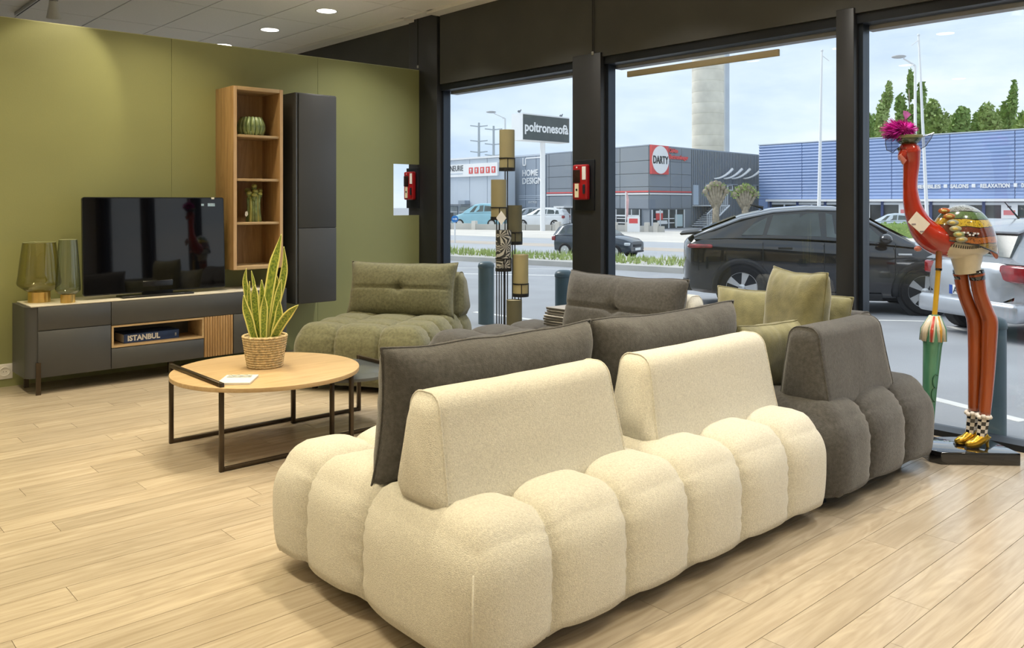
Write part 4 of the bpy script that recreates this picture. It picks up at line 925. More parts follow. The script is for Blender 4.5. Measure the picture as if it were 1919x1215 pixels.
for zz in (366.5, 369.5, 373.5): B('small_line', (f2.x(974), -0.065, f2.z(985, zz + 1.3)), (f2.x(1019), -0.045, f2.z(985, zz)), M_lgrey, f2.o)
text('small_lettering', 'ENTRÉE', 0.22, M_sgn, f2.o, (f2.x(992), -0.06, f2.z(985, 381)), width=f2.x(1008) - f2.x(992), extrude=0.006)
for pa, pb in ((979, 991), (992, 1005), (1006, 1022)):
    w_ = B('shop_window', (f2.x(pa), -0.03, 0.05), (f2.x(pb), 0.06, 1.15), M_shopglass, f2.o)
    for q in (0.35, 0.7): B('mullion', (f2.x(pa) + q * (f2.x(pb) - f2.x(pa)) - 0.03, -0.06, 0.05), (f2.x(pa) + q * (f2.x(pb) - f2.x(pa)) + 0.03, -0.03, 1.15), M_steelw, w_)
M_store = mat('store_cladding', (0.235, 0.265, 0.305), 0.5, var=(0.5, 0.05))
f3 = Facade('electrical_store', 'dark grey electrical store with round logo on a red square at its corner', 1024, 59.4, 1217, 50.2)
H3 = 5.05
C3 = Vector(WXY(1217, 50.2)); D3 = Vector(WXY(1423, 61.0)); A3 = Vector(WXY(1024, 59.4))
loc3 = lambda p: ((p - A3).dot(f3.u), (p - A3).dot(Vector((-f3.u.y, f3.u.x))))
cx3, cy3 = loc3(C3); dx3, dy3 = loc3(D3)
# the building as one solid on its true plan
MB().prism([(0, 0.05), (cx3 - 0.03, 0.05), (dx3 - 0.03, dy3 + 0.05), (dx3 - 4, dy3 + 8), (0, 12)], 0, H3, 'Z').build('wall', M_store, f3.o)
MB().prism([(0, 0.0), (cx3, 0.0), (dx3, dy3), (dx3 - 4, dy3 + 8), (0, 12)], H3 - 0.05, H3 + 0.02, 'Z').build('parapet', M_mgrey, f3.o)
zs = [1.22, 2.05, 2.55, 3.35, 4.12, H3 - 0.06]
for pa, pb in ((1025, 1030), (1030, 1072), (1072, 1112), (1112, 1163), (1163, 1216.6)):
    for z0_, z1_ in zip(zs[:-1], zs[1:]): B('cladding_panel', (f3.x(pa) + 0.03, -0.03, z0_ + 0.015), (f3.x(pb) - 0.02, 0.06, z1_ - 0.015), M_store, f3.o)
MB().box((f3.x(1026), -0.07, 2.22), (f3.x(1217), -0.03, 2.30)).build('red_band', M_sgnred, f3.o); MB().box((f3.x(1026), -0.07, 2.08), (f3.x(1217), -0.03, 2.16)).build('white_band', M_sgn, f3.o)
for pa, pb in ((1034, 1050), (1052, 1072), (1146, 1157), (1157, 1186), (1186, 1201)):
    w_ = B('shop_window', (f3.x(pa), -0.05, 0.05), (f3.x(pb), 0.06, 1.18), M_dash, f3.o); B('transom', (f3.x(pa), -0.07, 0.74), (f3.x(pb), -0.04, 0.83), M_steelw, w_); B('mullion', (f3.x(pb) - 0.06, -0.07, 0.05), (f3.x(pb), -0.04, 1.18), M_steelw, w_)
    for q in (0.32, 0.58): B('dotted_film', (f3.x(pa) + 0.05, -0.056, q), (f3.x(pb) - 0.08, -0.051, q + 0.05), M_sgn, w_)
B('canopy', (f3.x(1056), -0.8, 1.24), (f3.x(1075), 0, 1.34), M_sgn, f3.o)
# right-hand face, in its own frame
f4 = Facade('tmp', 'x', 1217, 50.2, 1423, 61.0); rootB = f4.o; rel = f4.rz - f3.rz
Mb = Matrix.Translation((cx3, cy3, 0)) @ Matrix.Rotation(rel, 4, 'Z')
def Bb(name, a, b, m, parent=None): return MB().box(a, b, Mb).build(name, m, parent or f3.o)
x95 = f4.x(1295)
for pa, pb in ((1217.4, 1256), (1256, 1277), (1277, 1295)):
    for z0_, z1_ in zip(zs[:-1], zs[1:]): Bb('cladding_panel', (f4.x(pa) + 0.02, -0.03, z0_ + 0.015), (f4.x(pb) - 0.02, 0.06, z1_ - 0.015), M_store)
Bb('red_band', (0.02, -0.07, 2.22), (x95, -0.03, 2.30), M_sgnred); Bb('white_band', (0.02, -0.07, 2.08), (x95, -0.03, 2.16), M_sgn)
rb = MB(); nb = 42
for i in range(nb):
    xx = x95 + 0.1 + (f4.L - x95 - 0.15) * i / nb; rb.box((xx, -0.06, 0), (xx + (f4.L - x95) / nb * 0.5, 0.02, H3 - 0.05), Mb)
o = rb.build('cladding_ribs', M_store, f3.o); o['kind'] = 'stuff'
# logo
lg = Bb('logo_square', (f4.x(1217.5), -0.16, f4.z(1218, 326)), (f4.x(1249.5), -0.02, f4.z(1218, 271.5)), M_sgnred)
xm, zm = (f4.x(1217.5) + f4.x(1249.5)) / 2, (f4.z(1218, 326) + f4.z(1218, 271.5)) / 2; rw, rh = (f4.x(1249.5) - f4.x(1217.5)) * 0.485, (f4.z(1218, 271.5) - f4.z(1218, 326)) * 0.485
MB().prism([(rw * math.cos(2 * PI * i / 40), rh * math.sin(2 * PI * i / 40)) for i in range(40)], -0.19, -0.15, 'Y', M=Mb @ Matrix.Translation((xm, 0, zm))).build('logo_disc', M_sgn, lg)
def textB(name, body, x0_, x1_, z, size, m, parent, y=-0.20, bold=0.0):
    t = text(name, body, size, m, parent, (0, 0, 0), width=x1_ - x0_, extrude=0.015, bold=bold); t.matrix_local = Mb @ Matrix.Translation((x0_, y, z)) @ Matrix.Rotation(R(90), 4, 'X'); return t
textB('lettering', 'DARTY', f4.x(1219.5), f4.x(1247.5), f4.z(1218, 306), 0.66, M_ink, lg, bold=0.01)
textB('lettering', 'Cuisine', f4.x(1252), f4.x(1269), f4.z(1250, 285), 0.34, M_sgnred, f3.o, -0.08, 0.02); textB('lettering', 'Electroménager', f4.x(1252), f4.x(1288), f4.z(1250, 297), 0.34, M_sgnred, f3.o, -0.08, 0.02)
w_ = Bb('shop_window', (f4.x(1221), -0.05, 0.02), (f4.x(1282), 0.04, 1.16), M_dash)
for q in (1221, 1236, 1252, 1266, 1281): Bb('mullion', (f4.x(q) - 0.06, -0.08, 0.02), (f4.x(q) + 0.06, -0.04, 1.16), M_steelw, w_)
for q in (0.32, 0.58): Bb('dotted_film', (f4.x(1224), -0.056, q), (f4.x(1263), -0.051, q + 0.05), M_sgn, w_)
Bb('poster', (f4.x(1228), -0.07, 0.55), (f4.x(1241), -0.052, 0.95), M_sgnred, w_); Bb('poster', (f4.x(1228), -0.07, 0.95), (f4.x(1241), -0.052, 1.10), M_sgn, w_); Bb('poster', (f4.x(1264), -0.07, 0.10), (f4.x(1278), -0.052, 0.85), mat('pale_poster', (0.55, 0.68, 0.70), 0.4), w_); Bb('poster', (f4.x(1231), -0.07, 0.28), (f4.x(1249), -0.052, 0.5), M_sgn, w_)
# door at the head of the outside stair, small windows
Bb('stair_door', (f4.x(1298), -0.08, 1.45), (f4.x(1308), -0.02, 2.72), mat('door_blue', (0.40, 0.47, 0.55), 0.5))
for pa in (1321, 1361, 1405):
    w_ = Bb('window', (f4.x(pa), -0.12, 2.40), (f4.x(pa + 10), -0.03, 2.80), M_sgn)
    for q in (2.0, 5.2): Bb('pane', (f4.x(pa + q), -0.13, 2.48), (f4.x(pa + q + 2.2), -0.11, 2.72), M_dash, w_)
    Bb('sill_hood', (f4.x(pa - 1), -0.3, 2.80), (f4.x(pa + 14), -0.03, 2.86), M_mgrey, w_)
for pa in (1336, 1354, 1369, 1391):
    P = [(f4.x(pa + 22 * t), -0.10 - 0.5 * t, f4.z(pa, 335 - 19 * t ** 2.1)) for t in [i / 8 for i in range(9)]]
    MB().tube([Mb @ Vector(p) for p in P], [0.05 + 0.05 * i / 8 for i in range(9)], 6).build('curved_arm', M_sgn, f3.o, smooth=True)
st = MB(); rl = MB()
for i in range(12):
    xx = f4.x(1313) - 0.24 * i + 1.2; zz = 1.42 - 0.115 * i
    st.box((xx, -1.3, zz - 0.05), (xx + 0.27, -0.2, zz), Mb)
    rl.tube([Mb @ Vector((xx, -1.3, zz)), Mb @ Vector((xx, -1.3, zz + 0.75))], 0.025, 5)
st.tube([Mb @ Vector((f4.x(1313) + 1.45, -1.3, 1.40)), Mb @ Vector((f4.x(1313) - 1.5, -1.3, 0.0))], 0.06, 6)
rl.tube([Mb @ Vector((f4.x(1313) + 1.3, -1.3, 2.2)), Mb @ Vector((f4.x(1313) - 1.5, -1.3, 0.85))], 0.03, 5)
B_ = MB().box((f4.x(1298) - 0.1, -1.3, 1.36), (f4.x(1313) + 1.3, -0.02, 1.42), Mb); B_.build('stair_landing', M_steelw, f3.o)
st.build('stair_treads', M_steelw, f3.o); rl.build('stair_railing', M_steelw, f3.o)
bpy.data.objects.remove(rootB)

# --- long blue building
f5 = Facade('blue_store', 'long ribbed blue store building with white lettering above its shop windows', 1423, 57.5, 2080, 41.8)
H5 = 5.55; M_blue5 = mat('blue_cladding', (0.27, 0.38, 0.64), 0.45, var=(0.25, 0.10)); M_blued = mat('blue_dark', (0.05, 0.08, 0.20), 0.5, var=(1, 0.1))
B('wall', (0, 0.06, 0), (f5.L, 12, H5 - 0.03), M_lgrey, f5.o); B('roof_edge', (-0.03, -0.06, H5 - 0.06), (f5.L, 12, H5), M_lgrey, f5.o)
sm_ = [1423.3, 1504, 1590, 1672, 1781, 1903, 2000, 2079]
for pa, pb in zip(sm_[:-1], sm_[1:]):
    xa_, xb_ = f5.x(pa) + 0.02, f5.x(pb) - 0.02; z0_, z1_ = 1.80, H5 - 0.08; nr = 19; hh = (z1_ - z0_) / nr; V = []; Fc = []
    pr_ = []
    for i in range(nr): pr_ += [(-0.015, z0_ + i * hh), (-0.06, z0_ + (i + 0.30) * hh), (-0.06, z0_ + (i + 0.55) * hh), (-0.015, z0_ + (i + 0.95) * hh)]
    pr_ += [(-0.015, z1_), (0.07, z1_), (0.07, z0_)]
    MB().prism(pr_, xa_, xb_, 'X').build('cladding_panel', M_blue5, f5.o)
B('canopy_band', (f5.x(1440), -0.30, 1.66), (f5.L, 0.05, 1.80), M_sgn, f5.o)
B('end_wall', (0, -0.05, 0), (f5.x(1440), 0.05, 1.80), M_blue5, f5.o)
zt_ = f5.z(1760, 353)
for tx, a, b in (('MEUBLES', 1717, 1765), ('SALONS', 1783, 1817), ('RELAXATION', 1839, 1894), ('D', 1916, 1921)):
    text('lettering', tx, 0.30, M_sgn, f5.o, (f5.x(a), -0.09, zt_), width=f5.x(b) - f5.x(a), extrude=0.02, bold=0.012)
for a in (1770.5, 1823, 1901.5): B('square_mark', (f5.x(a), -0.11, zt_ + 0.02), (f5.x(a + 6.5), -0.06, zt_ + 0.22), M_sgn, f5.o)
po = [1446, 1496, 1548, 1655, 1746, 1845, 1935, 2020]
for pa, pb in zip(po[:-1], po[1:]):
    w_ = B('shop_window', (f5.x(pa), -0.02, 0.28), (f5.x(pb), 0.07, 1.60), M_dash, f5.o)
    B('post', (f5.x(pa) - 0.07, -0.12, 0.0), (f5.x(pa) + 0.08, 0.0, 1.66), M_blued, w_)
    B('head_rail', (f5.x(pa), -0.06, 1.46), (f5.x(pb), -0.015, 1.60), M_steelw, w_)
    B('mullion', (f5.x((pa + pb) / 2) - 0.05, -0.06, 0.28), (f5.x((pa + pb) / 2) + 0.05, -0.015, 1.46), M_steelw, w_)
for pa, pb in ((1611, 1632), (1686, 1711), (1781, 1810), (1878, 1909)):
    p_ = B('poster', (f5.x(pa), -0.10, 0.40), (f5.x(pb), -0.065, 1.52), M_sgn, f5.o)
    B('red_block', (f5.x(pa) + 0.12, -0.106, 0.92), (f5.x(pb) - 0.12, -0.099, 1.18), mat('poster_hazed_red', (0.72, 0.24, 0.25), 0.5), p_); B('logo_block', (f5.x((pa + pb) / 2) - 0.10, -0.106, 1.32), (f5.x((pa + pb) / 2) + 0.10, -0.099, 1.42), M_dgrey, p_)  # red block is paled, haze and glare painted into its colour
    B('grey_block', (f5.x(pa) + 0.12, -0.106, 0.52), (f5.x(pb) - 0.12, -0.099, 0.66), mat('poster_grey', (0.55, 0.57, 0.58), 0.5), p_)

# --- tower of stacked concrete rings
tx_, ty_ = WXY(1327, 150); tw = thing('concrete_tower', 'tall round concrete tower of stacked rings rising behind the electrical store', 'tower', (tx_, ty_, G))
M_tow = mat('tower_concrete', (0.72, 0.68, 0.58), 0.9, var=(0.25, 0.2), bump=(3, 0.3))
for i in range(20): MB().lathe([(2.78, i * 1.92), (2.80, i * 1.92 + 0.05), (2.80, i * 1.92 + 1.86), (2.74, i * 1.92 + 1.92)], 40).build('concrete_ring', M_tow, tw, smooth=True, auto=40)
ux, uy = CA, -SA
MB().box((-0.28, -0.4, 0), (0.30, 0.4, 38.4), Matrix.Translation((ux * 2.75, uy * 2.75, 0)) @ Matrix.Rotation(R(-42.2), 4, 'Z')).build('service_duct', mat('duct_white', (0.72, 0.74, 0.76), 0.5), tw)
MB().box((-0.28, -0.4, 0), (0.45, 0.4, 38.4), Matrix.Translation((ux * 3.3, uy * 3.3, 0)) @ Matrix.Rotation(R(-42.2), 4, 'Z')).build('service_duct', M_lgrey, tw)

# --- totem sign
sx_, sy_ = WXY(1017.5, 47); ts = thing('totem_sign', 'tall white totem sign with dark lettered panel on a white pole', 'sign', (sx_, sy_, G), math.atan2(WXY(1066, 48.6)[1] - WXY(981, 46)[1], WXY(1066, 48.6)[0] - WXY(981, 46)[0]))
kz = 47 / FPX; MB().lathe([(0.145, 0), (0.145, 1.4 - (268 - 379) * kz - G)], 20).build('pole', M_sgn, ts, smooth=True, auto=40)
zb_, zt_ = 1.4 - (266 - 379) * kz - G, 1.4 - (220 - 379) * kz - G; hw = (Vector(WXY(1066, 48.6)) - Vector(WXY(981, 46))).length / 2
B('sign_box', (-hw - 0.03, -0.3, zb_), (hw + 0.03, 0.55, zt_ + 0.10), M_sgn, ts); 
pn = B('sign_panel', (-hw, -0.33, zb_ + 0.03), (hw, -0.29, zt_ + 0.02), mat('panel_slate', (0.085, 0.10, 0.10), 0.5, var=(2, 0.1)), ts)
text('lettering', 'poltronesofà', 0.72, M_sgn, pn, (-hw + 0.10, -0.335, zb_ + 0.50), width=2 * hw - 0.2, extrude=0.01, bold=0.018)
for q in (-hw + 0.0, hw - 0.35):
    b_ = MB().ball((q, 0, zt_ + 0.19), (0.12, 0.06, 0.07), 8, 6).tube([(q + 0.1, 0, zt_ + 0.22), (q + 0.15, 0, zt_ + 0.30)], 0.03, 6).build('perched_bird', M_dgrey, ts, smooth=True)
# --- poles, lamps, pylons
def pole(name, label, cat, px0, y0, px1, y1, d, r0, r1, m=None):
    x, y = WXY(px1, d); t = thing(name, label, cat, (x, y, G)); x2, y2 = WXY(px0, d)
    MB().tube([(0, 0, ZPY(y1, d) - G if y1 < 440 else 0), (x2 - x, y2 - y, ZPY(y0, d) - G)], [r1, r0], 12).build('mast', m or M_sgn, t, smooth=True, auto=50); return t, Vector((x2 - x, y2 - y, ZPY(y0, d) - G))
Gy = lambda d: 379 + 1.62 * FPX / d
for (a, b, c, lab, k) in ((1541, 95, 1533.5, 'white tapering flagpole standing in front of the blue store beside the narrow column', 1), (1722, 66, 1741, 'white tapering flagpole rising behind the flamingo statue', -1)):
    t, top = pole('flagpole', lab, 'flagpole', a, b, c, Gy(26), 26, 0.028, 0.062)
    MB().ball(top, 0.045, 8, 6).build('finial', M_steelw, t, smooth=True); MB().tube([top - Vector((0, 0, 0.15)), top + Vector((k * CA * 0.22, -k * SA * 0.22, -0.32))], 0.012, 5).build('halyard_arm', M_steelw, t)
t, top = pole('street_lamp', 'grey street lamp with one arm in front of the trees beyond the blue store', 'street lamp', 1715.5, 123, 1716, Gy(36), 36, 0.05, 0.085)
def lamp_head(t, top, kx, L0, s=1.0):
    e_ = top + Vector((kx * CA * L0, -kx * SA * L0, 0.30 * s)); MB().tube([top - Vector((kx * -CA * 0.2, kx * SA * 0.2, 0)), top, e_], [0.03, 0.04, 0.03], 6).build('arm', M_steelw, t)
    MB().ball(e_ + Vector((kx * CA * 0.2, -kx * SA * 0.2, 0.08 * s)), (0.32 * s, 0.30 * s, 0.07 * s), 10, 6).build('lamp_head', mat('lamp_grey', (0.45, 0.47, 0.5), 0.4), t, smooth=True)
lamp_head(t, top, -1, 0.5)
t, top = pole('street_lamp', 'grey street lamp with long arm behind the totem sign', 'street lamp', 947, 222, 947.5, Gy(60), 60, 0.06, 0.10, M_steelw)
lamp_head(t, top, -1, 0.8, 1.2)
for px, y0 in ((898, 230), (925.5, 236)):
    t, top = pole('power_pylon', 'thin grey power pylon with crossarms on the far skyline', 'pylon', px, y0, px, Gy(130), 130, 0.16, 0.30, mat('pylon_grey', (0.45, 0.50, 0.54), 0.6)); t['group'] = 'power pylons on the skyline'; t['label'] = 'thin grey power pylon with crossarms ' + ('farther from the totem sign' if px < 910 else 'next to the street lamp arm')
    for dz in (0.6, 2.9, 4.6): MB().tube([top + Vector((-CA * 1.35, SA * 1.35, -dz + 0.15)), top - Vector((0, 0, dz)), top + Vector((CA * 1.35, -SA * 1.35, -dz + 0.15))], 0.09, 5).build('crossarm', MATS['pylon_grey'], t)
# --- low concrete wall with posts along the far pavement
f6 = Facade('low_wall', 'low pale concrete wall along the far side of the street', 800, 50.5, 1245, 45.0, 'wall')
for i in range(9): B('wall_slab', (f6.L * i / 9 + 0.02, 0, 0), (f6.L * (i + 1) / 9 - 0.02, 0.25, 0.33 + 0.04 * (i % 2)), M_conc, f6.o)
for px in (888, 1045, 1152, 1176, 1212, 1229): B('post', (f6.x(px) - 0.12, -0.05, 0), (f6.x(px) + 0.12, 0.3, 0.52), M_pale, f6.o)
f7 = Facade('notice_board', 'white notice board standing at the low concrete wall', 1176, 44.6, 1199, 44.3, 'sign')
B('board', (0, 0, 0.05), (f7.L, 0.06, 0.85), M_sgn, f7.o); B('poster', (0.1, -0.01, 0.5), (f7.L - 0.1, 0.0, 0.75), M_sgnred, f7.o)
x, y = WXY(1173, 47); bf = thing('banner_flag', 'white and red feather banner flag in front of the electrical store', 'banner', (x, y, G), R(-42)); MB().tube([(0, 0, 0), (0, 0, 2.2)], 0.03, 6).build('mast', M_sgn, bf)
MB().prism([(0.03, 0.6), (0.14, 0.8), (0.18, 1.8), (0.10, 2.15), (0.0, 2.2)], -0.01, 0.01, 'Y').build('banner', mat('banner_hazed_red', (0.68, 0.42, 0.42), 0.6, var=(2, 0.4)), bf)  # banner red washed out, distance haze put into the colour
x, y = WXY(853, 33.5); rs = thing('road_sign', 'small round blue road sign with white arrow on a grey post', 'road sign', (x, y, G), R(-42)); MB().tube([(0, 0, 0), (0, 0, 1.0)], 0.03, 8).build('post', M_steelw, rs)
MB().lathe([(0.001, 0), (0.14, 0), (0.14, 0.02), (0.001, 0.02)], 24, M=Matrix.Translation((0, -0.03, 0.95)) @ Matrix.Rotation(R(90), 4, 'X')).build('disc', mat('sign_blue', (0.03, 0.20, 0.55), 0.4), rs)
MB().box((-0.09, -0.056, 0.935), (0.05, -0.05, 0.965)).prism([(0.03, 0.90), (0.10, 0.95), (0.03, 1.0)], -0.056, -0.05, 'Y').build('arrow', M_sgn, rs)

# --- vegetation
def foliage(name, m, parent, blobs, n, s, seed):
    b = MB(); g_ = random.Random(seed)
    for i in range(n):
        c, r = blobs[g_.randrange(len(blobs))]
        v = Vector((g_.gauss(0, 1), g_.gauss(0, 1), g_.gauss(0, 1))).normalized() * (g_.random() ** 0.45); p = Vector(c) + Vector((v.x * r[0], v.y * r[1], v.z * r[2]))
        a = Vector((g_.gauss(0, 1), g_.gauss(0, 1), g_.gauss(0, 1))).normalized(); t = a.cross(Vector((0.3, 0.7, 0.6))).normalized(); k = s * g_.uniform(0.6, 1.3)
        b.add([p - a * k, p + t * k * 0.6, p + a * k, p - t * k * 0.6], [(0, 1, 2, 3)])
    return b.build(name, m, parent)
tr = [(1640, 205, 1.2, 0), (1680, 195, 1.2, 0), (1730, 200, 1.3, 0), (1785, 205, 1.2, 0), (1828, 200, 1.2, 0), (1872, 190, 1.2, 0), (1912, 200, 1.2, 0), (1960, 190, 1.2, 0), (1622, 190, 0.8, 0), (1655, 162, 1.0, 1), (1706, 140, 1.25, 1), (1762, 178, 1.3, 0), (1805, 192, 1.1, 0), (1850, 185, 1.2, 0), (1893, 160, 1.25, 1), (1935, 175, 1.2, 0), (1985, 165, 1.2, 1)]
labs = {0: 'broad dense pale-green tree rising behind the blue store', 1: 'slim loose tree with small leaves rising behind the blue store'}
for i, (px, yt, wd, kd) in enumerate(tr):
    d = (74 + 5 * (i % 3)) if i > 7 else 92 + 6 * (i % 3); x, y = WXY(px, d); zt = ZPY(yt, d) - G; t = thing('tree', labs[kd], 'tree', (x, y, G), 0, 'trees behind the blue store')
    MB().tube([(0, 0, 0), (0.1, 0, zt * 0.5), (0, 0.1, zt * 0.9)], [0.22, 0.14, 0.04], 8).build('trunk', M_bark, t, smooth=True)
    bl = []
    g_ = random.Random(i)
    for k in range(7 if kd == 0 else 8):
        f = k / 7.0; zc = zt * (0.35 + 0.58 * f); wr_ = wd * (1.5 - 1.0 * f) if kd == 0 else wd * 0.8 * (1.05 - 0.75 * f)
        bl.append(((g_.uniform(-0.6, 0.6) * wd, g_.uniform(-0.6, 0.6) * wd, zc), (wr_, wr_, zt * 0.12)))
    foliage('foliage', M_leafl if i % 2 else M_leafg, t, bl, 3200 if kd == 0 else 2400, 0.24, i)
hd = Facade('hedge', 'clipped green hedge in front of the blue store', 1560, 39.0, 1752, 37.0, 'hedge')
B('hedge_core', (0, 0.1, 0), (hd.L, 0.9, 0.62), M_leafg, hd.o); foliage('foliage', M_leafl, hd.o, [((hd.L * (k + 0.5) / 9, 0.5, 0.36), (hd.L / 9, 0.55, 0.36)) for k in range(9)], 3600, 0.06, 77)
for px, hh, lf, lab in ((1342, 2.7, 0, 'bare pollarded tree in front of the electrical store'), (1397, 2.5, 1, 'leafy pollarded tree in front of the electrical store')):
    x, y = WXY(px, 48); t = thing('pollard_tree', lab, 'tree', (x, y, G)); g_ = random.Random(px)
    MB().tube([(0, 0, 0), (0, 0, hh * 0.55)], [0.22, 0.18], 8).build('trunk', M_bark, t, smooth=True); bl = []
    for k in range(7):
        a = -0.9 + 1.8 * k / 6; e_ = Vector((CA * a * 0.66, -SA * a * 0.66, hh * (0.80 + 0.2 * math.cos(a * 1.6))))
        MB().tube([(0, 0, hh * 0.45), tuple(e_ * 0.6 + Vector((0, 0, hh * 0.15))), tuple(e_)], [0.15, 0.10, 0.09], 7).build('branch', M_bark, t, smooth=True)
        MB().ball(e_, 0.17, 8, 6).build('knuckle', M_bark, t, smooth=True); bl.append((tuple(e_), (0.26, 0.26, 0.26)))
    foliage('foliage', M_leafl, t, bl, 700 if lf else 130, 0.06, px)

# ================================================================== cars
M_tyre = mat('tyre', (0.018, 0.018, 0.02), 0.8, var=(20, 0.2)); M_alloy = mat('alloy', (0.70, 0.71, 0.72), 0.3, 0.6, var=(4, 0.05)); M_carglass = mat('car_glass', (0.10, 0.125, 0.13), 0.06, var=(1.2, 0.5)); M_trim = mat('car_trim', (0.020, 0.022, 0.026), 0.55, var=(4, 0.1)); M_tail = mat('tail_light', (0.28, 0.010, 0.016), 0.12, coat=1.0, var=(9, 0.35)); M_head = mat('head_light', (0.62, 0.66, 0.70), 0.1, coat=1.0, var=(9, 0.2)); M_plate = mat('number_plate', (0.82, 0.83, 0.82), 0.45, var=(9, 0.02))
def car(name, label, loc, rz, paint, low, green, wins, wheels, wr, ww, sc=1.0, roofm=None, spokes=5, arches=True, surround=None):
    """low: (x, halfwidth, zbottom, ztop); green: (x, zbase, zroof, wbase, wroof); x runs forward from the rear axle"""
    t = thing(name, label, 'car', loc, rz); t.scale = (sc, sc, sc)
    b = MB(); n = 17
    def sec(i, j):
        x, w, zb, zt = low[i]; u = j / (n - 1) * 2 - 1; s = abs(u); sg = 1 if u > 0 else -1
        # half section from bottom centre (s=1 ... ) : param along outline
        pts = [(0, zt + 0.02), (w * 0.60, zt + 0.015), (w * 0.88, zt - 0.02), (w * 0.985, zt - 0.14), (w, zt - 0.34), (w * 0.985, zb + 0.22), (w * 0.95, zb + 0.06), (w * 0.82, zb), (0, zb)]
        k = s * 8; a = min(7, int(k)); f = k - a; y = pts[a][0] + (pts[a + 1][0] - pts[a][0]) * f; z = pts[a][1] + (pts[a + 1][1] - pts[a][1]) * f
        return (x, sg * y, z)
    b.grid(sec, len(low), n); N = len(low)
    b.f.append(tuple(range(n))); b.f.append(tuple((N - 1) * n + j for j in range(n)))
    body = b.build('body', paint, t, smooth=True, auto=38)
    def gi(x):
        for p, q in zip(green[:-1], green[1:]):
            if x <= q[0]: f = max(0, (x - p[0]) / (q[0] - p[0])); return [p[k] + (q[k] - p[k]) * f for k in range(5)]
        return list(green[-1])
    g_ = MB()
    def gs(i, j):
        x, zb, zr, wb, wr_ = green[i]; pts = [(-wb, zb - 0.05), (-wr_, zr - 0.05), (-wr_ + 0.07, zr - 0.012), (-wr_ * 0.5, zr + 0.008), (0, zr + 0.012), (wr_ * 0.5, zr + 0.008), (wr_ - 0.07, zr - 0.012), (wr_, zr - 0.05), (wb, zb - 0.05)]
        return (x, pts[j][0], pts[j][1])
    g_.grid(gs, len(green), 9); g_.f.append(tuple(range(9))); g_.f.append(tuple((len(green) - 1) * 9 + j for j in range(9)))
    g_.build('roof', roofm or paint, t, smooth=True, auto=35)
    def side(x, f, sg, off=0.008):
        _, zb, zr, wb, wr_ = gi(x); return (x, sg * (wb + (wr_ - wb) * f + off), (zb - 0.05) + (zr - zb) * f)
    for nm_, ml_, of_, poly in [('window_surround', paint, 0.004, p) for p in (surround or [])] + [('side_window', M_carglass, 0.009, p) for p in wins]:
        for sg in (-1, 1):
            m_ = MB(); k = len(poly); m_.add([side(x, f, sg, of_) for x, f in poly] + [side(x, f, sg, -0.02) for x, f in poly], [tuple(range(k)), tuple(range(k, 2 * k))[::-1]] + [(i, (i + 1) % k, k + (i + 1) % k, k + i) for i in range(k)]); m_.build(nm_, ml_, t)
    def pane(name, xa, xb, fw):
        m_ = MB(); P = []
        for x in (xa, (xa + xb) / 2, xb):
            _, zb, zr, wb, wr_ = gi(x); P += [(x, -wr_ * fw, zr + 0.018), (x, wr_ * fw, zr + 0.018)]
        m_.add(P, [(0, 1, 3, 2), (2, 3, 5, 4)]); m_.build(name, M_carglass, t)
    gx0, gx1 = green[0][0], green[-1][0]
    pane('rear_window', gx0 + 0.10, gx0 + 0.62, 0.80); pane('windscreen', gx1 - 0.66, gx1 - 0.06, 0.86)
    # wheels
    proto = None
    for x in wheels:
        for sg in (-1, 1):
            if proto is None:
                wl = MB().lathe([(wr * 0.66, -0.10), (wr * 0.90, -0.105), (wr, -0.07), (wr, 0.07), (wr * 0.90, 0.105), (wr * 0.66, 0.10)], 36, M=Matrix.Rotation(R(90), 4, 'X'), cap=False).build('wheel', M_tyre, t, smooth=True, auto=40)
                MB().lathe([(wr * 0.665, -0.10), (wr * 0.665, 0.10)], 36, M=Matrix.Rotation(R(90), 4, 'X'), cap=False).lathe([(0.001, 0.03), (wr * 0.66, 0.03)], 30, M=Matrix.Rotation(R(90), 4, 'X'), cap=False).build('rim_well', M_trim, wl)
                sp_ = MB()
                for k in range(spokes):
                    a = 2 * PI * k / spokes
                    sp_.prism([(wr * 0.12 * math.cos(a + 0.5), wr * 0.12 * math.sin(a + 0.5)), (wr * 0.655 * math.cos(a + 0.30), wr * 0.655 * math.sin(a + 0.30)), (wr * 0.655 * math.cos(a - 0.18), wr * 0.655 * math.sin(a - 0.18)), (wr * 0.12 * math.cos(a - 0.5), wr * 0.12 * math.sin(a - 0.5))], 0.05, 0.085, 'Z', M=Matrix.Rotation(R(90), 4, 'X'))
                sp_.lathe([(wr * 0.60, 0.07), (wr * 0.665, 0.085), (wr * 0.665, 0.07)], 36, M=Matrix.Rotation(R(90), 4, 'X')); sp_.build('spokes', M_alloy, wl)
                MB().lathe([(0.001, 0.095), (wr * 0.15, 0.09), (wr * 0.17, 0.06)], 16, M=Matrix.Rotation(R(90), 4, 'X')).build('hub_cap', M_alloy, wl, smooth=True)
                proto = wl; o = wl
            else: o = dup(proto, t)
            o.location = (x, sg * (ww - 0.08), wr); o.rotation_euler = (0, 0, 0 if sg < 0 else PI)
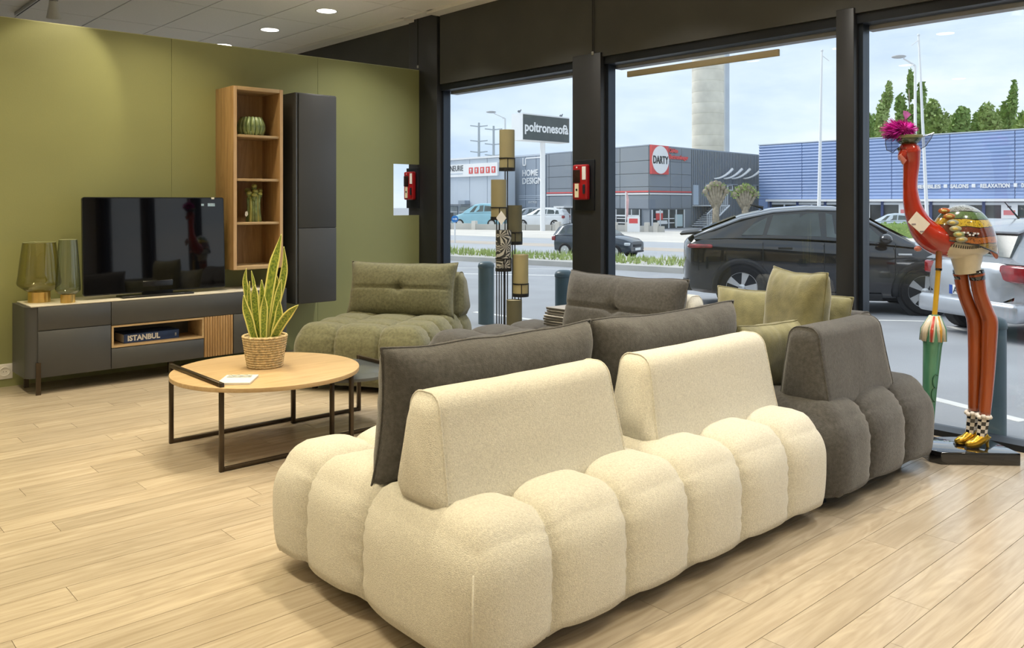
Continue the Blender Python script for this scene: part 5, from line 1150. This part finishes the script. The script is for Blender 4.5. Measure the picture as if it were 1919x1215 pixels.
            if arches:
                P = [(x + wr * 1.14 * math.cos(a), sg * (ww - 0.005), wr + wr * 1.14 * math.sin(a)) for a in [R(-12 + 204 * i / 16) for i in range(17)]]
                MB().tube(P, [(0.05, 0.03)] * 17, 8, up=Vector((0, 1, 0))).build('arch_cladding', M_trim, t, smooth=True)
                MB().lathe([(0.001, 0), (wr * 1.12, 0), (wr * 1.12, 0.012), (0.001, 0.012)], 32, M=Matrix.Translation((x, sg * (ww - 0.012) + (0.0 if sg < 0 else 0.012), wr)) @ Matrix.Rotation(R(90), 4, 'X')).build('wheel_well', M_trim, t)
    return t
M_suv = mat('suv_black', (0.012, 0.015, 0.022), 0.12, 0.2, coat=1.0, var=(2, 0.15)); M_suvroof = mat('suv_silver', (0.42, 0.45, 0.49), 0.25, 0.5, var=(2, 0.05))
rw_ = Vector(WXY(1390.5, 12.58)); fw_ = Vector(WXY(1733.5, 11.99)); u_ = (fw_ - rw_).normalized(); nrm = Vector((-u_.y, u_.x))
if nrm.dot(rw_) < 0: nrm = -nrm
rax = rw_ + nrm * 0.80
low = [(-0.86, 0.40, 0.36, 0.98), (-0.83, 0.58, 0.30, 1.02), (-0.74, 0.72, 0.26, 1.08), (-0.55, 0.80, 0.24, 1.12), (-0.2, 0.83, 0.22, 1.14), (0.4, 0.84, 0.20, 1.14), (1.2, 0.84, 0.18, 1.10), (2.0, 0.84, 0.18, 1.06), (2.4, 0.84, 0.20, 1.02), (2.85, 0.82, 0.24, 0.95), (3.10, 0.76, 0.26, 0.86), (3.24, 0.62, 0.30, 0.76), (3.30, 0.40, 0.36, 0.66)]
green = [(-0.70, 1.10, 1.14, 0.70, 0.62), (-0.40, 1.12, 1.26, 0.76, 0.64), (0.0, 1.13, 1.42, 0.79, 0.63), (0.45, 1.13, 1.52, 0.80, 0.62), (0.95, 1.12, 1.56, 0.80, 0.62), (1.35, 1.10, 1.55, 0.80, 0.62), (1.65, 1.08, 1.47, 0.80, 0.63), (2.05, 1.05, 1.24, 0.80, 0.66), (2.42, 1.02, 1.04, 0.80, 0.72)]
wins = [[(0.0, 0.16), (0.30, 0.14), (0.38, 0.84), (0.16, 0.62)], [(0.36, 0.14), (1.12, 0.12), (1.10, 0.90), (0.46, 0.88)], [(1.20, 0.12), (2.02, 0.14), (1.72, 0.86), (1.20, 0.90)]]
suv = car('parked_car', 'black coupe-shaped sport utility car with silver roof arch parked outside the windows', (rax.x, rax.y, G), math.atan2(u_.y, u_.x), M_suv, low, green, wins, (0.0, 2.515), 0.345, 0.835, surround=[[(-0.12, 0.02), (0.45, 0.02), (0.45, 0.93), (0.34, 0.92), (0.14, 0.70)], [(0.45, 0.02), (0.95, 0.02), (0.95, 0.95), (0.45, 0.93)], [(0.95, 0.02), (1.35, 0.02), (1.35, 0.95), (0.95, 0.95)], [(1.35, 0.02), (1.65, 0.02), (1.65, 0.93), (1.35, 0.95)], [(1.65, 0.02), (2.20, 0.02), (1.80, 0.86), (1.65, 0.93)]])
for sg in (-1, 1):
    MB().box((-0.80, sg * 0.45, 0.925), (-0.42, sg * 0.825, 0.985)).build('tail_light', M_tail, suv, bevel=0.03)
    MB().box((0.52, sg * 0.842 - 0.008, 0.93), (0.72, sg * 0.842 + 0.008, 0.955)).build('door_handle', M_trim, suv, bevel=0.004); MB().box((1.36, sg * 0.842 - 0.008, 0.91), (1.56, sg * 0.842 + 0.008, 0.935)).build('door_handle', M_trim, suv, bevel=0.004)
    for xx in (0.30, 1.16, 2.12): MB().box((xx, sg * 0.841 - 0.003, 0.30), (xx + 0.008, sg * 0.841 + 0.003, 1.02)).build('door_seam', M_trim, suv)
    MB().ball((1.98, sg * 0.92, 1.09), (0.09, 0.11, 0.075), 12, 8).build('mirror', M_suv, suv, smooth=True)
    MB().tube([(x_, sg * (wr_ + 0.008), zr_ - 0.045) for x_, zb_, zr_, wb_, wr_ in green[:-1]], 0.020, 8).build('roof_arch', M_suvroof, suv, smooth=True)
    MB().box((0.55, sg * 0.835 - 0.02, 0.20), (1.95, sg * 0.835 + 0.012, 0.30)).build('sill_cladding', M_trim, suv, bevel=0.01)
    MB().box((2.16, sg * 0.845 - 0.004, 0.86), (2.34, sg * 0.845 + 0.004, 0.885)).build('fender_badge', M_sgn, suv)
MB().prism([(-0.92, 1.14), (-0.50, 1.19), (-0.50, 1.15), (-0.90, 1.11)], -0.62, 0.62, 'Y').build('spoiler', M_trim, suv, bevel=0.008)
MB().box((-0.875, -0.26, 0.50), (-0.84, 0.26, 0.62)).build('number_plate', M_plate, suv); MB().box((-0.88, -0.62, 0.26), (-0.60, 0.62, 0.44)).build('rear_diffuser', M_trim, suv, bevel=0.03)
MB().tube([(0.35, 0, 1.53), (0.15, 0, 1.58)], [0.03, 0.008], 6).build('roof_aerial', M_trim, suv)
# silver hatchback seen from behind
M_silver = mat('car_silver', (0.50, 0.53, 0.57), 0.22, 0.5, coat=0.6, var=(2, 0.05))
rc = Vector(WXY(1822, 10.1)); hv = Vector((0.893, -0.429)); ro = rc + hv * 0.62
low2 = [(-0.68, 0.46, 0.33, 0.80), (-0.64, 0.62, 0.28, 0.88), (-0.55, 0.74, 0.25, 0.96), (-0.3, 0.79, 0.22, 1.00), (0.6, 0.80, 0.20, 0.98), (1.6, 0.80, 0.20, 0.95), (2.1, 0.80, 0.20, 0.92), (2.7, 0.76, 0.24, 0.82), (2.95, 0.60, 0.30, 0.70)]
green2 = [(-0.62, 0.96, 1.00, 0.72, 0.62), (-0.42, 0.98, 1.30, 0.74, 0.58), (0.0, 0.98, 1.40, 0.76, 0.58), (0.9, 0.97, 1.42, 0.77, 0.58), (1.3, 0.96, 1.36, 0.77, 0.58), (2.05, 0.92, 0.96, 0.76, 0.66)]
wins2 = [[(-0.30, 0.2), (0.55, 0.15), (0.55, 0.85), (-0.2, 0.82)], [(0.62, 0.15), (1.60, 0.15), (1.25, 0.85), (0.62, 0.88)]]
hat = car('parked_car', 'silver hatchback parked outside, its tail showing behind the flamingo statue', (ro.x, ro.y, G), math.atan2(hv.y, hv.x), M_silver, low2, green2, wins2, (0.0, 2.3), 0.30, 0.80, arches=False)
MB().box((-0.665, -0.79, 0.70), (-0.48, -0.42, 0.90)).build('tail_light', M_tail, hat, bevel=0.035, seg=3); MB().box((-0.60, 0.52, 0.72), (-0.42, 0.79, 0.88)).build('tail_light', M_tail, hat, bevel=0.03, seg=3)
pn = MB().box((-0.70, -0.26, 0.50), (-0.672, 0.26, 0.61)).build('number_plate', M_plate, hat, bevel=0.004)
MB().box((-0.702, 0.21, 0.50), (-0.690, 0.26, 0.61)).build('plate_band', mat('plate_blue', (0.02, 0.08, 0.4), 0.5), pn)
text('registration', 'AH-701-P', 0.11, M_ink, pn, (-0.703, 0.20, 0.515), rot=(R(90), 0, R(-90)), extrude=0.0005, width=0.42)
MB().box((-0.755, -0.74, 0.25), (-0.55, 0.74, 0.475)).build('bumper', M_silver, hat, bevel=0.06, seg=4)
MB().prism([(-0.56, 1.28), (-0.10, 1.42), (-0.10, 1.38), (-0.54, 1.25)], -0.58, 0.58, 'Y').build('spoiler', M_silver, hat, bevel=0.01)
MB().prism([(-0.645, 0.99), (-0.52, 1.24), (-0.48, 1.24), (-0.56, 0.99)], -0.56, 0.56, 'Y').build('rear_window', M_carglass, hat)
B('badge', (-0.676, -0.34, 0.68), (-0.668, -0.25, 0.71), M_dgrey, hat)
MB().tube([(0.1, 0, 1.42), (-0.12, 0, 1.62)], [0.012, 0.005], 6).build('roof_aerial', M_trim, hat)
# street traffic and parked cars across the road
def hatch(label, pa, da, pb, db, paint, sc_, tall=1.0):
    A, Bv = Vector(WXY(pa, da)), Vector(WXY(pb, db)); u = (Bv - A).normalized(); n_ = Vector((-u.y, u.x))
    if n_.dot(A) < 0: n_ = -n_
    o_ = A + n_ * 0.75 * sc_
    l2 = [(x, w, zb, zt * tall if x < 2.2 else zt) for x, w, zb, zt in low2]; g2 = [(x, zb * tall, zr * tall * (1.05 if tall > 1 else 1), wb, wr_) for x, zb, zr, wb, wr_ in green2]
    t = car('street_car', label, (o_.x, o_.y, G), math.atan2(u.y, u.x), paint, l2, g2, wins2, (0.0, 2.3), 0.30, 0.80, sc_, arches=False)
    for sg in (-1, 1):
        MB().box((2.62, sg * 0.40, 0.56), (2.92, sg * 0.74, 0.68)).build('head_light', M_head, t, bevel=0.03); MB().box((-0.665, sg * 0.48, 0.70), (-0.50, sg * 0.78, 0.88)).build('tail_light', M_tail, t, bevel=0.03)
    MB().box((2.90, -0.36, 0.50), (2.975, 0.36, 0.60)).build('grille', M_trim, t, bevel=0.015); MB().box((2.955, -0.24, 0.36), (2.985, 0.24, 0.46)).build('number_plate', M_plate, t); MB().box((2.70, -0.62, 0.26), (2.96, 0.62, 0.34)).build('bumper', M_trim, t, bevel=0.03)
    return t
hatch('dark grey hatchback driving along the street behind the median', 1060, 24.7, 1163, 23.7, mat('car_graphite', (0.055, 0.07, 0.09), 0.25, 0.3, coat=0.6, var=(2, 0.1)), 0.70)
hatch('light blue van parked across the street below the white fascia sign', 922, 52.5, 872, 53.0, mat('car_skyblue', (0.30, 0.55, 0.66), 0.4, var=(2, 0.05)), 0.92, 1.12)
hatch('grey estate car parked across the street beside the totem pole', 1012, 54.0, 980, 54.4, mat('car_grey', (0.28, 0.32, 0.37), 0.4, var=(2, 0.05)), 0.9)
hatch('white car parked across the street in front of the totem pole', 1040, 51.5, 1000, 52.0, mat('car_white', (0.76, 0.79, 0.82), 0.4, var=(2, 0.05)), 0.9)
hatch('pale car parked by the hedge in front of the blue store', 1700, 41, 1668, 41.5, mat('car_paleblue', (0.45, 0.53, 0.60), 0.4, var=(2, 0.05)), 0.75)
# ================================================================== flamingo statue
FO = Vector((4.925, 1.735, 0)); FD = 4.69; FK = FD / FPX
fm = thing('flamingo_statue', 'glossy painted flamingo statue in gold heels with a feathered hat on a black base', 'statue', FO, R(-42.2))
# local x = to the right, y = away, z = up ; picture columns measured from 1842
def fp(px, py, y=0.0): return Vector(((px - 1842) * FK + 0.045, y, 1.4 - (py - 379) * FK))
M_fred = mat('flamingo_red', (0.42, 0.022, 0.006), 0.12, coat=1.0, var=(6, 0.2)); M_forange = mat('flamingo_orange', (0.33, 0.062, 0.010), 0.2, coat=0.8, var=(5, 0.25), stretch=(1, 1, 0.2))
M_fcream = mat('flamingo_cream', (0.72, 0.64, 0.47), 0.3, coat=0.4, var=(9, 0.12)); M_fblack = mat('lacquer_black', (0.008, 0.008, 0.009), 0.06, coat=1.0, var=(3, 0.1)); M_fgold = mat('gold_leaf', (0.72, 0.45, 0.06), 0.22, 0.9, var=(14, 0.3)); M_fwhite = mat('lace_white', (0.72, 0.66, 0.60), 0.6, var=(30, 0.1)); M_fpink = mat('tail_pink', (0.50, 0.16, 0.12), 0.2, coat=0.8, var=(8, 0.25)); M_fgreen = mat('hat_green', (0.03, 0.055, 0.025), 0.12, coat=1.0, var=(6, 0.3)); M_ffeather = mat('feather_magenta', (0.55, 0.012, 0.33), 0.6, var=(30, 0.4)); M_ffeather2 = mat('feather_mauve', (0.50, 0.14, 0.42), 0.6, var=(30, 0.3))
# base board
bdx0, bdx1, bdy0, bdy1 = -0.225, 0.215, -0.11, 0.19
MB().prism([(bdx0 + 0.03, bdy0), (bdx1, bdy0 - 0.02), (bdx1 - 0.02, bdy1), (bdx0, bdy1), (bdx0 - 0.01, bdy0 + 0.05)], 0.0, 0.066, 'Z').build('base_board', M_fblack, fm, bevel=0.003)
# neck, head
NP = [fp(1722, 274), fp(1722, 286), fp(1725, 305), fp(1723.5, 330), fp(1723, 355), fp(1727, 385), fp(1737, 412), fp(1752, 434), fp(1772, 447), fp(1796, 452)]
NR_ = [0.040, 0.058, 0.044, 0.038, 0.037, 0.045, 0.058, 0.074, 0.086, 0.090]
MB().tube(catmull(NP, 6), lerp_list(NR_, 6), 24).build('neck', M_fred, fm, smooth=True)
MB().ball(fp(1721, 284), (0.056, 0.056, 0.050), 20, 12).build('head', M_fred, fm, smooth=True)
MB().tube(catmull([fp(1710, 288, -0.015), fp(1704, 296, -0.02), fp(1702, 303, -0.02)], 5), lerp_list([0.030, 0.022, 0.010], 5), 12).build('beak', M_fred, fm, smooth=True)
MB().prism([((a_ - 1842) * FK + 0.045, 1.4 - (b_ - 379) * FK) for a_, b_ in ((1695, 295), (1699, 291), (1710, 303), (1704, 311))], -0.045, -0.025, 'Y').build('beak_tip', M_fpink, fm, bevel=0.003)
MB().ball(fp(1697, 282, -0.035), 0.010, 10, 8).build('eye', M_fblack, fm, smooth=True)
MB().ball(fp(1732, 464, -0.03), (0.020, 0.02, 0.016), 10, 8).build('wing_tip', M_fpink, fm, smooth=True)
# hat
hb = fp(1720, 265); ht = MB().lathe([(0.001, -0.024), (0.042, -0.022), (0.060, -0.004), (0.070, 0.024), (0.066, 0.026), (0.050, 0.004), (0.001, 0.0)], 28, tuple(hb)).build('hat', M_fgreen, fm, smooth=True)
MB().lathe([(0.066, 0.010), (0.0715, 0.020), (0.071, 0.026)], 28, tuple(hb), cap=False).build('hat_band', mat('hat_trim', (0.30, 0.32, 0.16), 0.3), ht, smooth=True)
M_net = glassy('hat_net', (0.50, 0.52, 0.58), 0.02, 0.5)
for sg, P in ((-1, [(1708, 262), (1690, 255), (1675, 256), (1677, 272), (1682, 283), (1694, 288), (1700, 280)]), (1, [(1737, 262), (1748, 258), (1763, 252), (1761, 262), (1754, 276), (1743, 282), (1738, 276)])):
    c_ = sum((fp(a, b) for a, b in P), Vector()) / len(P); b_ = MB(); V = [fp(a, b, -0.02 * math.sin(i)) for i, (a, b) in enumerate(P)] + [c_ + Vector((0, -0.03, 0))]; k = len(P)
    b_.add(V, [(i, (i + 1) % k, k) for i in range(k)]); b_.build('veil', M_net, ht)
    MB().tube([fp(a, b, -0.02 * math.sin(i)) for i, (a, b) in enumerate(P)], 0.0018, 5).build('veil_edge', M_fblack, ht)
fe = MB(); gq = random.Random(11); c_ = fp(1710, 246)
for i in range(1500):
    v = Vector((gq.gauss(0, 1), gq.gauss(0, 0.9), gq.gauss(0.15, 0.9))).normalized(); ln = gq.uniform(0.045, 0.080) * (1.25 if v.x < -0.5 else 1); a = c_ + v * 0.015; e_ = c_ + Vector((v.x * ln * 1.15, v.y * ln, v.z * ln * 0.85)) + Vector((-0.012, 0, -0.006)); s_ = v.cross(Vector((gq.gauss(0, 1), gq.gauss(0, 1), gq.gauss(0, 1)))).normalized() * 0.0035
    fe.add([a - s_, a + s_, e_ + s_ * 0.3, e_ - s_ * 0.3], [(0, 1, 2, 3)])
fo_ = fe.build('feather_puff', M_ffeather, ht); fo_['kind'] = 'stuff'
MB().ball(tuple(c_), (0.052, 0.048, 0.042), 14, 9).build('feather_core', M_ffeather, ht, smooth=True)
q0, q1 = fp(1714, 228), fp(1720, 213); MB().tube([tuple(c_), tuple(q0)], 0.0015, 5).build('quill', M_fblack, ht); MB().prism([(0, 0), (0.030, 0.030), (0.012, 0.046), (-0.010, 0.050), (-0.012, 0.030)], -0.003, 0.003, 'Y', M=Matrix.Translation(q0)).build('quill_tip', M_ffeather2, ht)
# body shell with painted bands
def shellmat():
    m = bpy.data.materials.new('painted_shell'); m.use_nodes = True; t = m.node_tree; b = t.nodes['Principled BSDF']; b.inputs['Roughness'].default_value = 0.14; b.inputs['Coat Weight'].default_value = 1.0
    c = t.nodes.new('ShaderNodeTexCoord'); sx = t.nodes.new('ShaderNodeSeparateXYZ'); t.links.new(c.outputs['Object'], sx.inputs[0])
    n = t.nodes.new('ShaderNodeTexNoise'); n.inputs['Scale'].default_value = 5; t.links.new(c.outputs['Object'], n.inputs['Vector'])
    ma = t.nodes.new('ShaderNodeMath'); ma.operation = 'MULTIPLY_ADD'; ma.inputs[1].default_value = 0.05; t.links.new(n.outputs['Fac'], ma.inputs[0]); t.links.new(sx.outputs['Z'], ma.inputs[2])
    mr = t.nodes.new('ShaderNodeMapRange'); mr.inputs['From Min'].default_value = -0.085; mr.inputs['From Max'].default_value = 0.175; t.links.new(ma.outputs[0], mr.inputs['Value'])
    rp_ = t.nodes.new('ShaderNodeValToRGB'); cr = rp_.color_ramp; cr.interpolation = 'CONSTANT'
    bands = [(0.0, (0.30, 0.20, 0.05)), (0.21, (0.01, 0.01, 0.01)), (0.225, (0.42, 0.13, 0.02)), (0.36, (0.01, 0.01, 0.01)), (0.375, (0.16, 0.035, 0.015)), (0.56, (0.01, 0.01, 0.01)), (0.575, (0.55, 0.38, 0.03)), (0.71, (0.01, 0.01, 0.01)), (0.725, (0.10, 0.17, 0.06)), (0.85, (0.02, 0.02, 0.02)), (0.865, (0.30, 0.33, 0.33)), (1.0, (0.4, 0.42, 0.42))]
    cr.elements[0].position = 0; cr.elements[0].color = (*bands[0][1], 1); cr.elements[1].position = 1.0; cr.elements[1].color = (*bands[-1][1], 1)
    for p_, k in bands[1:-1]: e_ = cr.elements.new(p_); e_.color = (*k, 1)
    t.links.new(mr.outputs['Result'], rp_.inputs['Fac'])
    # fine swirls inside the bands
    v = t.nodes.new('ShaderNodeTexNoise'); v.inputs['Scale'].default_value = 14; v.inputs['Distortion'].default_value = 2.5; t.links.new(c.outputs['Object'], v.inputs['Vector'])
    s1_ = t.nodes.new('ShaderNodeMath'); s1_.operation = 'MULTIPLY'; s1_.inputs[1].default_value = 42; s2_ = t.nodes.new('ShaderNodeMath'); s2_.operation = 'SINE'; t.links.new(v.outputs['Fac'], s1_.inputs[0]); t.links.new(s1_.outputs[0], s2_.inputs[0])
    g_ = t.nodes.new('ShaderNodeMapRange'); g_.inputs['From Min'].default_value = 0.72; g_.inputs['From Max'].default_value = 0.95; g_.inputs['To Max'].default_value = 0.75; t.links.new(s2_.outputs[0], g_.inputs['Value'])
    mx = t.nodes.new('ShaderNodeMix'); mx.data_type = 'RGBA'; mx.inputs['B'].default_value = (0.03, 0.015, 0.008, 1); t.links.new(rp_.outputs['Color'], mx.inputs['A']); t.links.new(g_.outputs['Result'], mx.inputs['Factor'])
    t.links.new(mx.outputs['Result'], b.inputs['Base Color']); return m
bc = fp(1820, 435); M_shell = shellmat()
def dome(i, j, nu=30, nv=16):
    th = 2 * PI * i / nu; ph = PI / 2 * j / (nv - 1)       # rim -> crown
    rx, ry, rz_ = 0.178, 0.115, 0.150; cx_ = math.cos(th) * math.cos(ph); cy_ = math.sin(th) * math.cos(ph); cz_ = math.sin(ph)
    rim = -0.060 + (0.0 if math.cos(th) < 0.3 else -0.030 * math.cos(th)); z = rim * (1 - cz_) + rz_ * cz_ - 0.03 * cx_ * 1.0
    return (rx * cx_ + 0.02 * cz_, ry * cy_, z)
sh_ = MB().grid(lambda i, j: dome(i, j), 30, 16, wrapu=True).build('painted_shell', M_shell, fm, smooth=True, loc=bc)
MB().tube([Vector(dome(i, 0)) for i in range(31)], 0.004, 6).build('shell_outline', M_fblack, sh_, smooth=True)
cols5 = [(0.50, 0.12, 0.02), (0.45, 0.16, 0.03), (0.30, 0.30, 0.22), (0.38, 0.36, 0.22), (0.30, 0.34, 0.16), (0.36, 0.34, 0.22)]
for k in range(6):
    a = (1773, 1776, 1778, 1781, 1786, 1790)[k]; bb = (395, 405, 416, 427, 437, 446)[k]; p = fp(a + 8, bb) - bc; yy = -0.115 * math.sqrt(max(0.05, 1 - min(0.97, (p.x / 0.178) ** 2 + max(0, p.z / 0.15) ** 2))) - 0.004
    o_ = MB().ball((p.x, yy + 0.004, p.z), (0.034, 0.012, 0.017), 16, 8).build('scallop', mat('scallop_%d' % k, cols5[k], 0.15, coat=1.0), sh_, smooth=True); MB().ball((p.x - 0.005, yy - 0.005, p.z), (0.018, 0.006, 0.008), 10, 6).build('scallop_heart', mat('scallop_gold', (0.60, 0.45, 0.10), 0.2, coat=1.0), o_, smooth=True)
for k in range(11):
    for q in range(2):
        if (k + q) % 2: continue
        p = fp(1796 + 3.0 * k, 433 + 3.2 * q + 0.25 * k) - bc; yy = -0.115 * math.sqrt(max(0.08, 1 - (p.x / 0.178) ** 2 - max(0, p.z / 0.15) ** 2)) - 0.001
        B('painted_check', (p.x - 0.0045, yy - 0.003, p.z - 0.0045), (p.x + 0.0045, yy + 0.01, p.z + 0.0045), M_sgn if k % 3 else M_fblack, sh_)
# cream belly, thigh, cuffs
MB().ball(tuple(fp(1816, 458)), (0.165, 0.105, 0.078), 28, 14).build('belly', M_fcream, fm, smooth=True)
MB().tube(catmull([fp(1824, 458), fp(1826, 478), fp(1827, 496), fp(1829, 508)], 5), lerp_list([(0.085, 0.10), (0.062, 0.085), (0.052, 0.075), (0.050, 0.07)], 1) if False else [0.092 - 0.026 * min(1, i / 11) for i in range(16)], 24).build('thigh', M_fcream, fm, smooth=True)
for i in range(26):
    t_ = i / 25; p = fp(1776 + 92 * t_, 455 + 10 * math.sin(t_ * PI) - 10 * t_) - fp(1818, 456); yy = -0.105 * math.sqrt(max(0.05, 1 - min(0.95, (p.x / 0.165) ** 2)))
    MB().box((-0.0016, yy - 0.006, -0.008), (0.0016, yy + 0.012, 0.008), Matrix.Translation(fp(1818, 456) + Vector((p.x, 0, p.z))) @ Matrix.Rotation(R(20 * (1 - 2 * t_)), 4, 'Y')).build('stitch', M_fblack, fm)
MB().tube(catmull([fp(1864, 448, -0.01), fp(1872, 466, -0.02), fp(1878, 482, -0.02)], 5), lerp_list([0.030, 0.024, 0.006], 5), 12).build('tail', M_fpink, fm, smooth=True)
for k, off in ((0, (0.0, -0.03)), (1, (0.0, 0.035))):
    ox, oy = off
    def q(px, py): return fp(px, py, oy)
    LP = [(1840, 512), (1845, 545), (1858, 582), (1863, 598), (1862, 640), (1859, 700), (1854, 768)] if k == 0 else [(1822, 512), (1828, 545), (1842, 582), (1848, 600), (1849, 640), (1848, 700), (1846, 764)]
    c0_ = LP[0]
    MB().tube([q(c0_[0] - 2, 503), q(c0_[0] + 1, 520)], 0.040 if k == 0 else 0.037, 20).build('cuff', M_fblack, fm, smooth=True)
    MB().tube([q(c0_[0] - 1, 509), q(c0_[0], 513)], 0.0415 if k == 0 else 0.0385, 20, cap=False).build('cuff_band', M_forange, fm, smooth=True)
    MB().tube(catmull([q(*p) for p in LP], 5), lerp_list([0.038, 0.036, 0.038, 0.041, 0.038, 0.034, 0.028], 5), 20).build('leg', M_forange, fm, smooth=True)
    a0 = q(LP[-1][0] - 2, 768)
    lc = MB()
    for i in range(9): a = 2 * PI * i / 9; lc.ball((a0.x + 0.030 * math.cos(a), a0.y + 0.030 * math.sin(a), a0.z - 0.004 + 0.004 * math.sin(i * 2.3)), (0.014, 0.014, 0.012), 8, 6)
    lc.build('lace_frill', M_fwhite, fm, smooth=True)
    fz = 0.070; top_ = a0; foot = Vector((a0.x - 0.012, oy, fz + 0.060)); nsq = 8; nr = 5
    sq = MB(); sqb = MB()
    for r_ in range(nr):
        z0_, z1_ = top_.z - 0.010 - (top_.z - 0.01 - foot.z) * r_ / nr, top_.z - 0.010 - (top_.z - 0.01 - foot.z) * (r_ + 1) / nr
        c0 = top_.lerp(foot, r_ / nr); c1 = top_.lerp(foot, (r_ + 1) / nr); r0_, r1_ = 0.030 - 0.004 * r_ / nr, 0.030 - 0.004 * (r_ + 1) / nr
        for s_ in range(nsq):
            a, b2 = 2 * PI * s_ / nsq, 2 * PI * (s_ + 1) / nsq; V = [(c0.x + r0_ * math.cos(a), c0.y + r0_ * math.sin(a), z0_), (c0.x + r0_ * math.cos(b2), c0.y + r0_ * math.sin(b2), z0_), (c1.x + r1_ * math.cos(b2), c1.y + r1_ * math.sin(b2), z1_), (c1.x + r1_ * math.cos(a), c1.y + r1_ * math.sin(a), z1_)]
            (sq if (r_ + s_) % 2 else sqb).add(V, [(0, 1, 2, 3)])
    sq.build('sock_white_checks', M_fwhite, fm); sqb.build('sock_black_checks', M_fblack, fm)
    sh2 = MB().tube(catmull([foot + Vector((0.030, 0, 0.005)), foot + Vector((0.0, 0, -0.012)), foot + Vector((-0.030, 0, -0.034)), foot + Vector((-0.062, 0, -0.044)), foot + Vector((-0.085, 0, -0.048))], 5), lerp_list([0.022, 0.030, 0.027, 0.024, 0.010], 5), 16).build('shoe', M_fgold, fm, smooth=True)
    MB().tube(catmull([foot + Vector((0.034, 0, 0.0)), foot + Vector((0.030, 0, -0.03)), foot + Vector((0.034, 0, -0.062))], 4), lerp_list([0.018, 0.009, 0.007], 4), 10).build('heel', M_fgold, sh2, smooth=True)
    MB().prism([(foot.x - 0.088, fz - 0.004), (foot.x - 0.02, fz - 0.004), (foot.x + 0.02, fz + 0.040), (foot.x + 0.014, fz + 0.046), (foot.x - 0.03, fz + 0.006), (foot.x - 0.088, fz + 0.004)], oy - 0.014, oy + 0.014, 'Y').build('sole', M_fblack, sh2)
# paper tag on the neck
pt2 = MB().prism([(0, 0), (0.066, -0.066), (0.118, -0.01), (0.052, 0.058)], -0.0015, 0.0015, 'Y', M=Matrix.Translation(fp(1706, 415, -0.080)) @ Matrix.Rotation(R(-12), 4, 'X')).build('price_tag', mat('tag_cream', (0.70, 0.63, 0.52), 0.6, var=(12, 0.04)), fm)
for a, b_ in ((0.018, -0.012), (0.058, -0.052)): MB().box((a, -0.003, b_ - 0.004), (a + 0.022, -0.0016, b_ + 0.004), Matrix.Translation(fp(1706, 415, -0.080)) @ Matrix.Rotation(R(-12), 4, 'X') @ Matrix.Translation((a * 0, 0, 0))).build('tag_print', mat('tag_ink', (0.25, 0.2, 0.2), 0.6), pt2)

# ================================================================== folded umbrella
um = thing('umbrella', 'folded painted parasol with green canopy leaning beside the flamingo statue', 'umbrella', FO, R(-42.2))
def up_(px, py): return fp(px, py, -0.045)
M_ustick = mat('stick_yellow', (0.60, 0.36, 0.02), 0.25, coat=0.6, var=(7, 0.1)); M_uhandle = mat('handle_wood', (0.33, 0.10, 0.015), 0.15, coat=1.0, var=(9, 0.3)); M_ugreen = mat('parasol_green', (0.07, 0.24, 0.15), 0.25, coat=0.6, var=(6, 0.15))
MB().tube([up_(1768, 468), up_(1767, 503)], 0.0165, 16).build('handle', M_uhandle, um, smooth=True, auto=40); MB().tube([up_(1767, 501), up_(1760, 585)], 0.0135, 14).build('stick', M_ustick, um, smooth=True, auto=40)
MB().tube([up_(1767.4, 499), up_(1767, 503)], 0.0175, 14).build('ferrule', M_fblack, um)
cb = MB(); nsd = 16; lv = [(1761, 583, 0.016), (1758, 606, 0.043), (1757, 626, 0.050), (1756, 640, 0.045), (1751, 720, 0.034), (1749, 780, 0.026), (1747, 800, 0.018)]
def can(i, j):
    px, py, r_ = lv[j]; p = up_(px, py); a = 2 * PI * i / nsd; rr_ = r_ * (1 + 0.09 * math.cos(8 * a)); return (p.x + rr_ * math.cos(a), p.y + rr_ * math.sin(a), p.z)
cb.grid(lambda i, j: can(i, j), nsd, len(lv), wrapu=True); cn = cb.build('folded_canopy', M_ugreen, um, smooth=True)
for i in range(8):
    a = 2 * PI * i / 8 + 0.2; cm = [(0.62, 0.56, 0.46), (0.50, 0.05, 0.03), (0.58, 0.30, 0.04), (0.10, 0.26, 0.18)][i % 4]
    P = [up_(1760.5, 586), up_(1758, 610), up_(1757, 631)]; rr_ = [0.018, 0.047, 0.054]
    f_ = MB().tube([Vector((p.x + r_ * math.cos(a), p.y + r_ * math.sin(a), p.z)) for p, r_ in zip(P, rr_)], [0.010, 0.016, 0.012], 10).build('collar_fold', mat('fold_cream', (0.62, 0.57, 0.46), 0.3, coat=0.5), um, smooth=True)
    MB().tube([Vector((p.x + (r_ + 0.008) * math.cos(a), p.y + (r_ + 0.008) * math.sin(a), p.z)) for p, r_ in zip(P, rr_)], [0.005, 0.0105, 0.006], 8).build('fold_lining', mat('fold_%d' % (i % 4), cm, 0.3, coat=0.5), f_, smooth=True)
for k in range(4):
    p = up_(1754 - 1.6 * k, 690 + 24 * k); P = [p + Vector((0.012 * math.cos(t * 5.2), -(0.040 - 0.004 * k), -0.006 + 0.05 * t * -1 + 0.02 * math.sin(t * 5.2))) for t in [i / 8 for i in range(9)]]
    MB().tube(P, 0.0028, 5).build('painted_scroll', mat('scroll_green', (0.02, 0.10, 0.055), 0.3), cn, smooth=True)
MB().tube([up_(1749.5, 776), up_(1748.5, 786)], [0.029, 0.026], 14, cap=False).build('tip_band', mat('band_cream', (0.55, 0.52, 0.36), 0.35), um, smooth=True)
MB().tube([up_(1747, 799), up_(1745.5, 826)], [0.013, 0.009], 12).build('tip', M_uhandle, um, smooth=True)
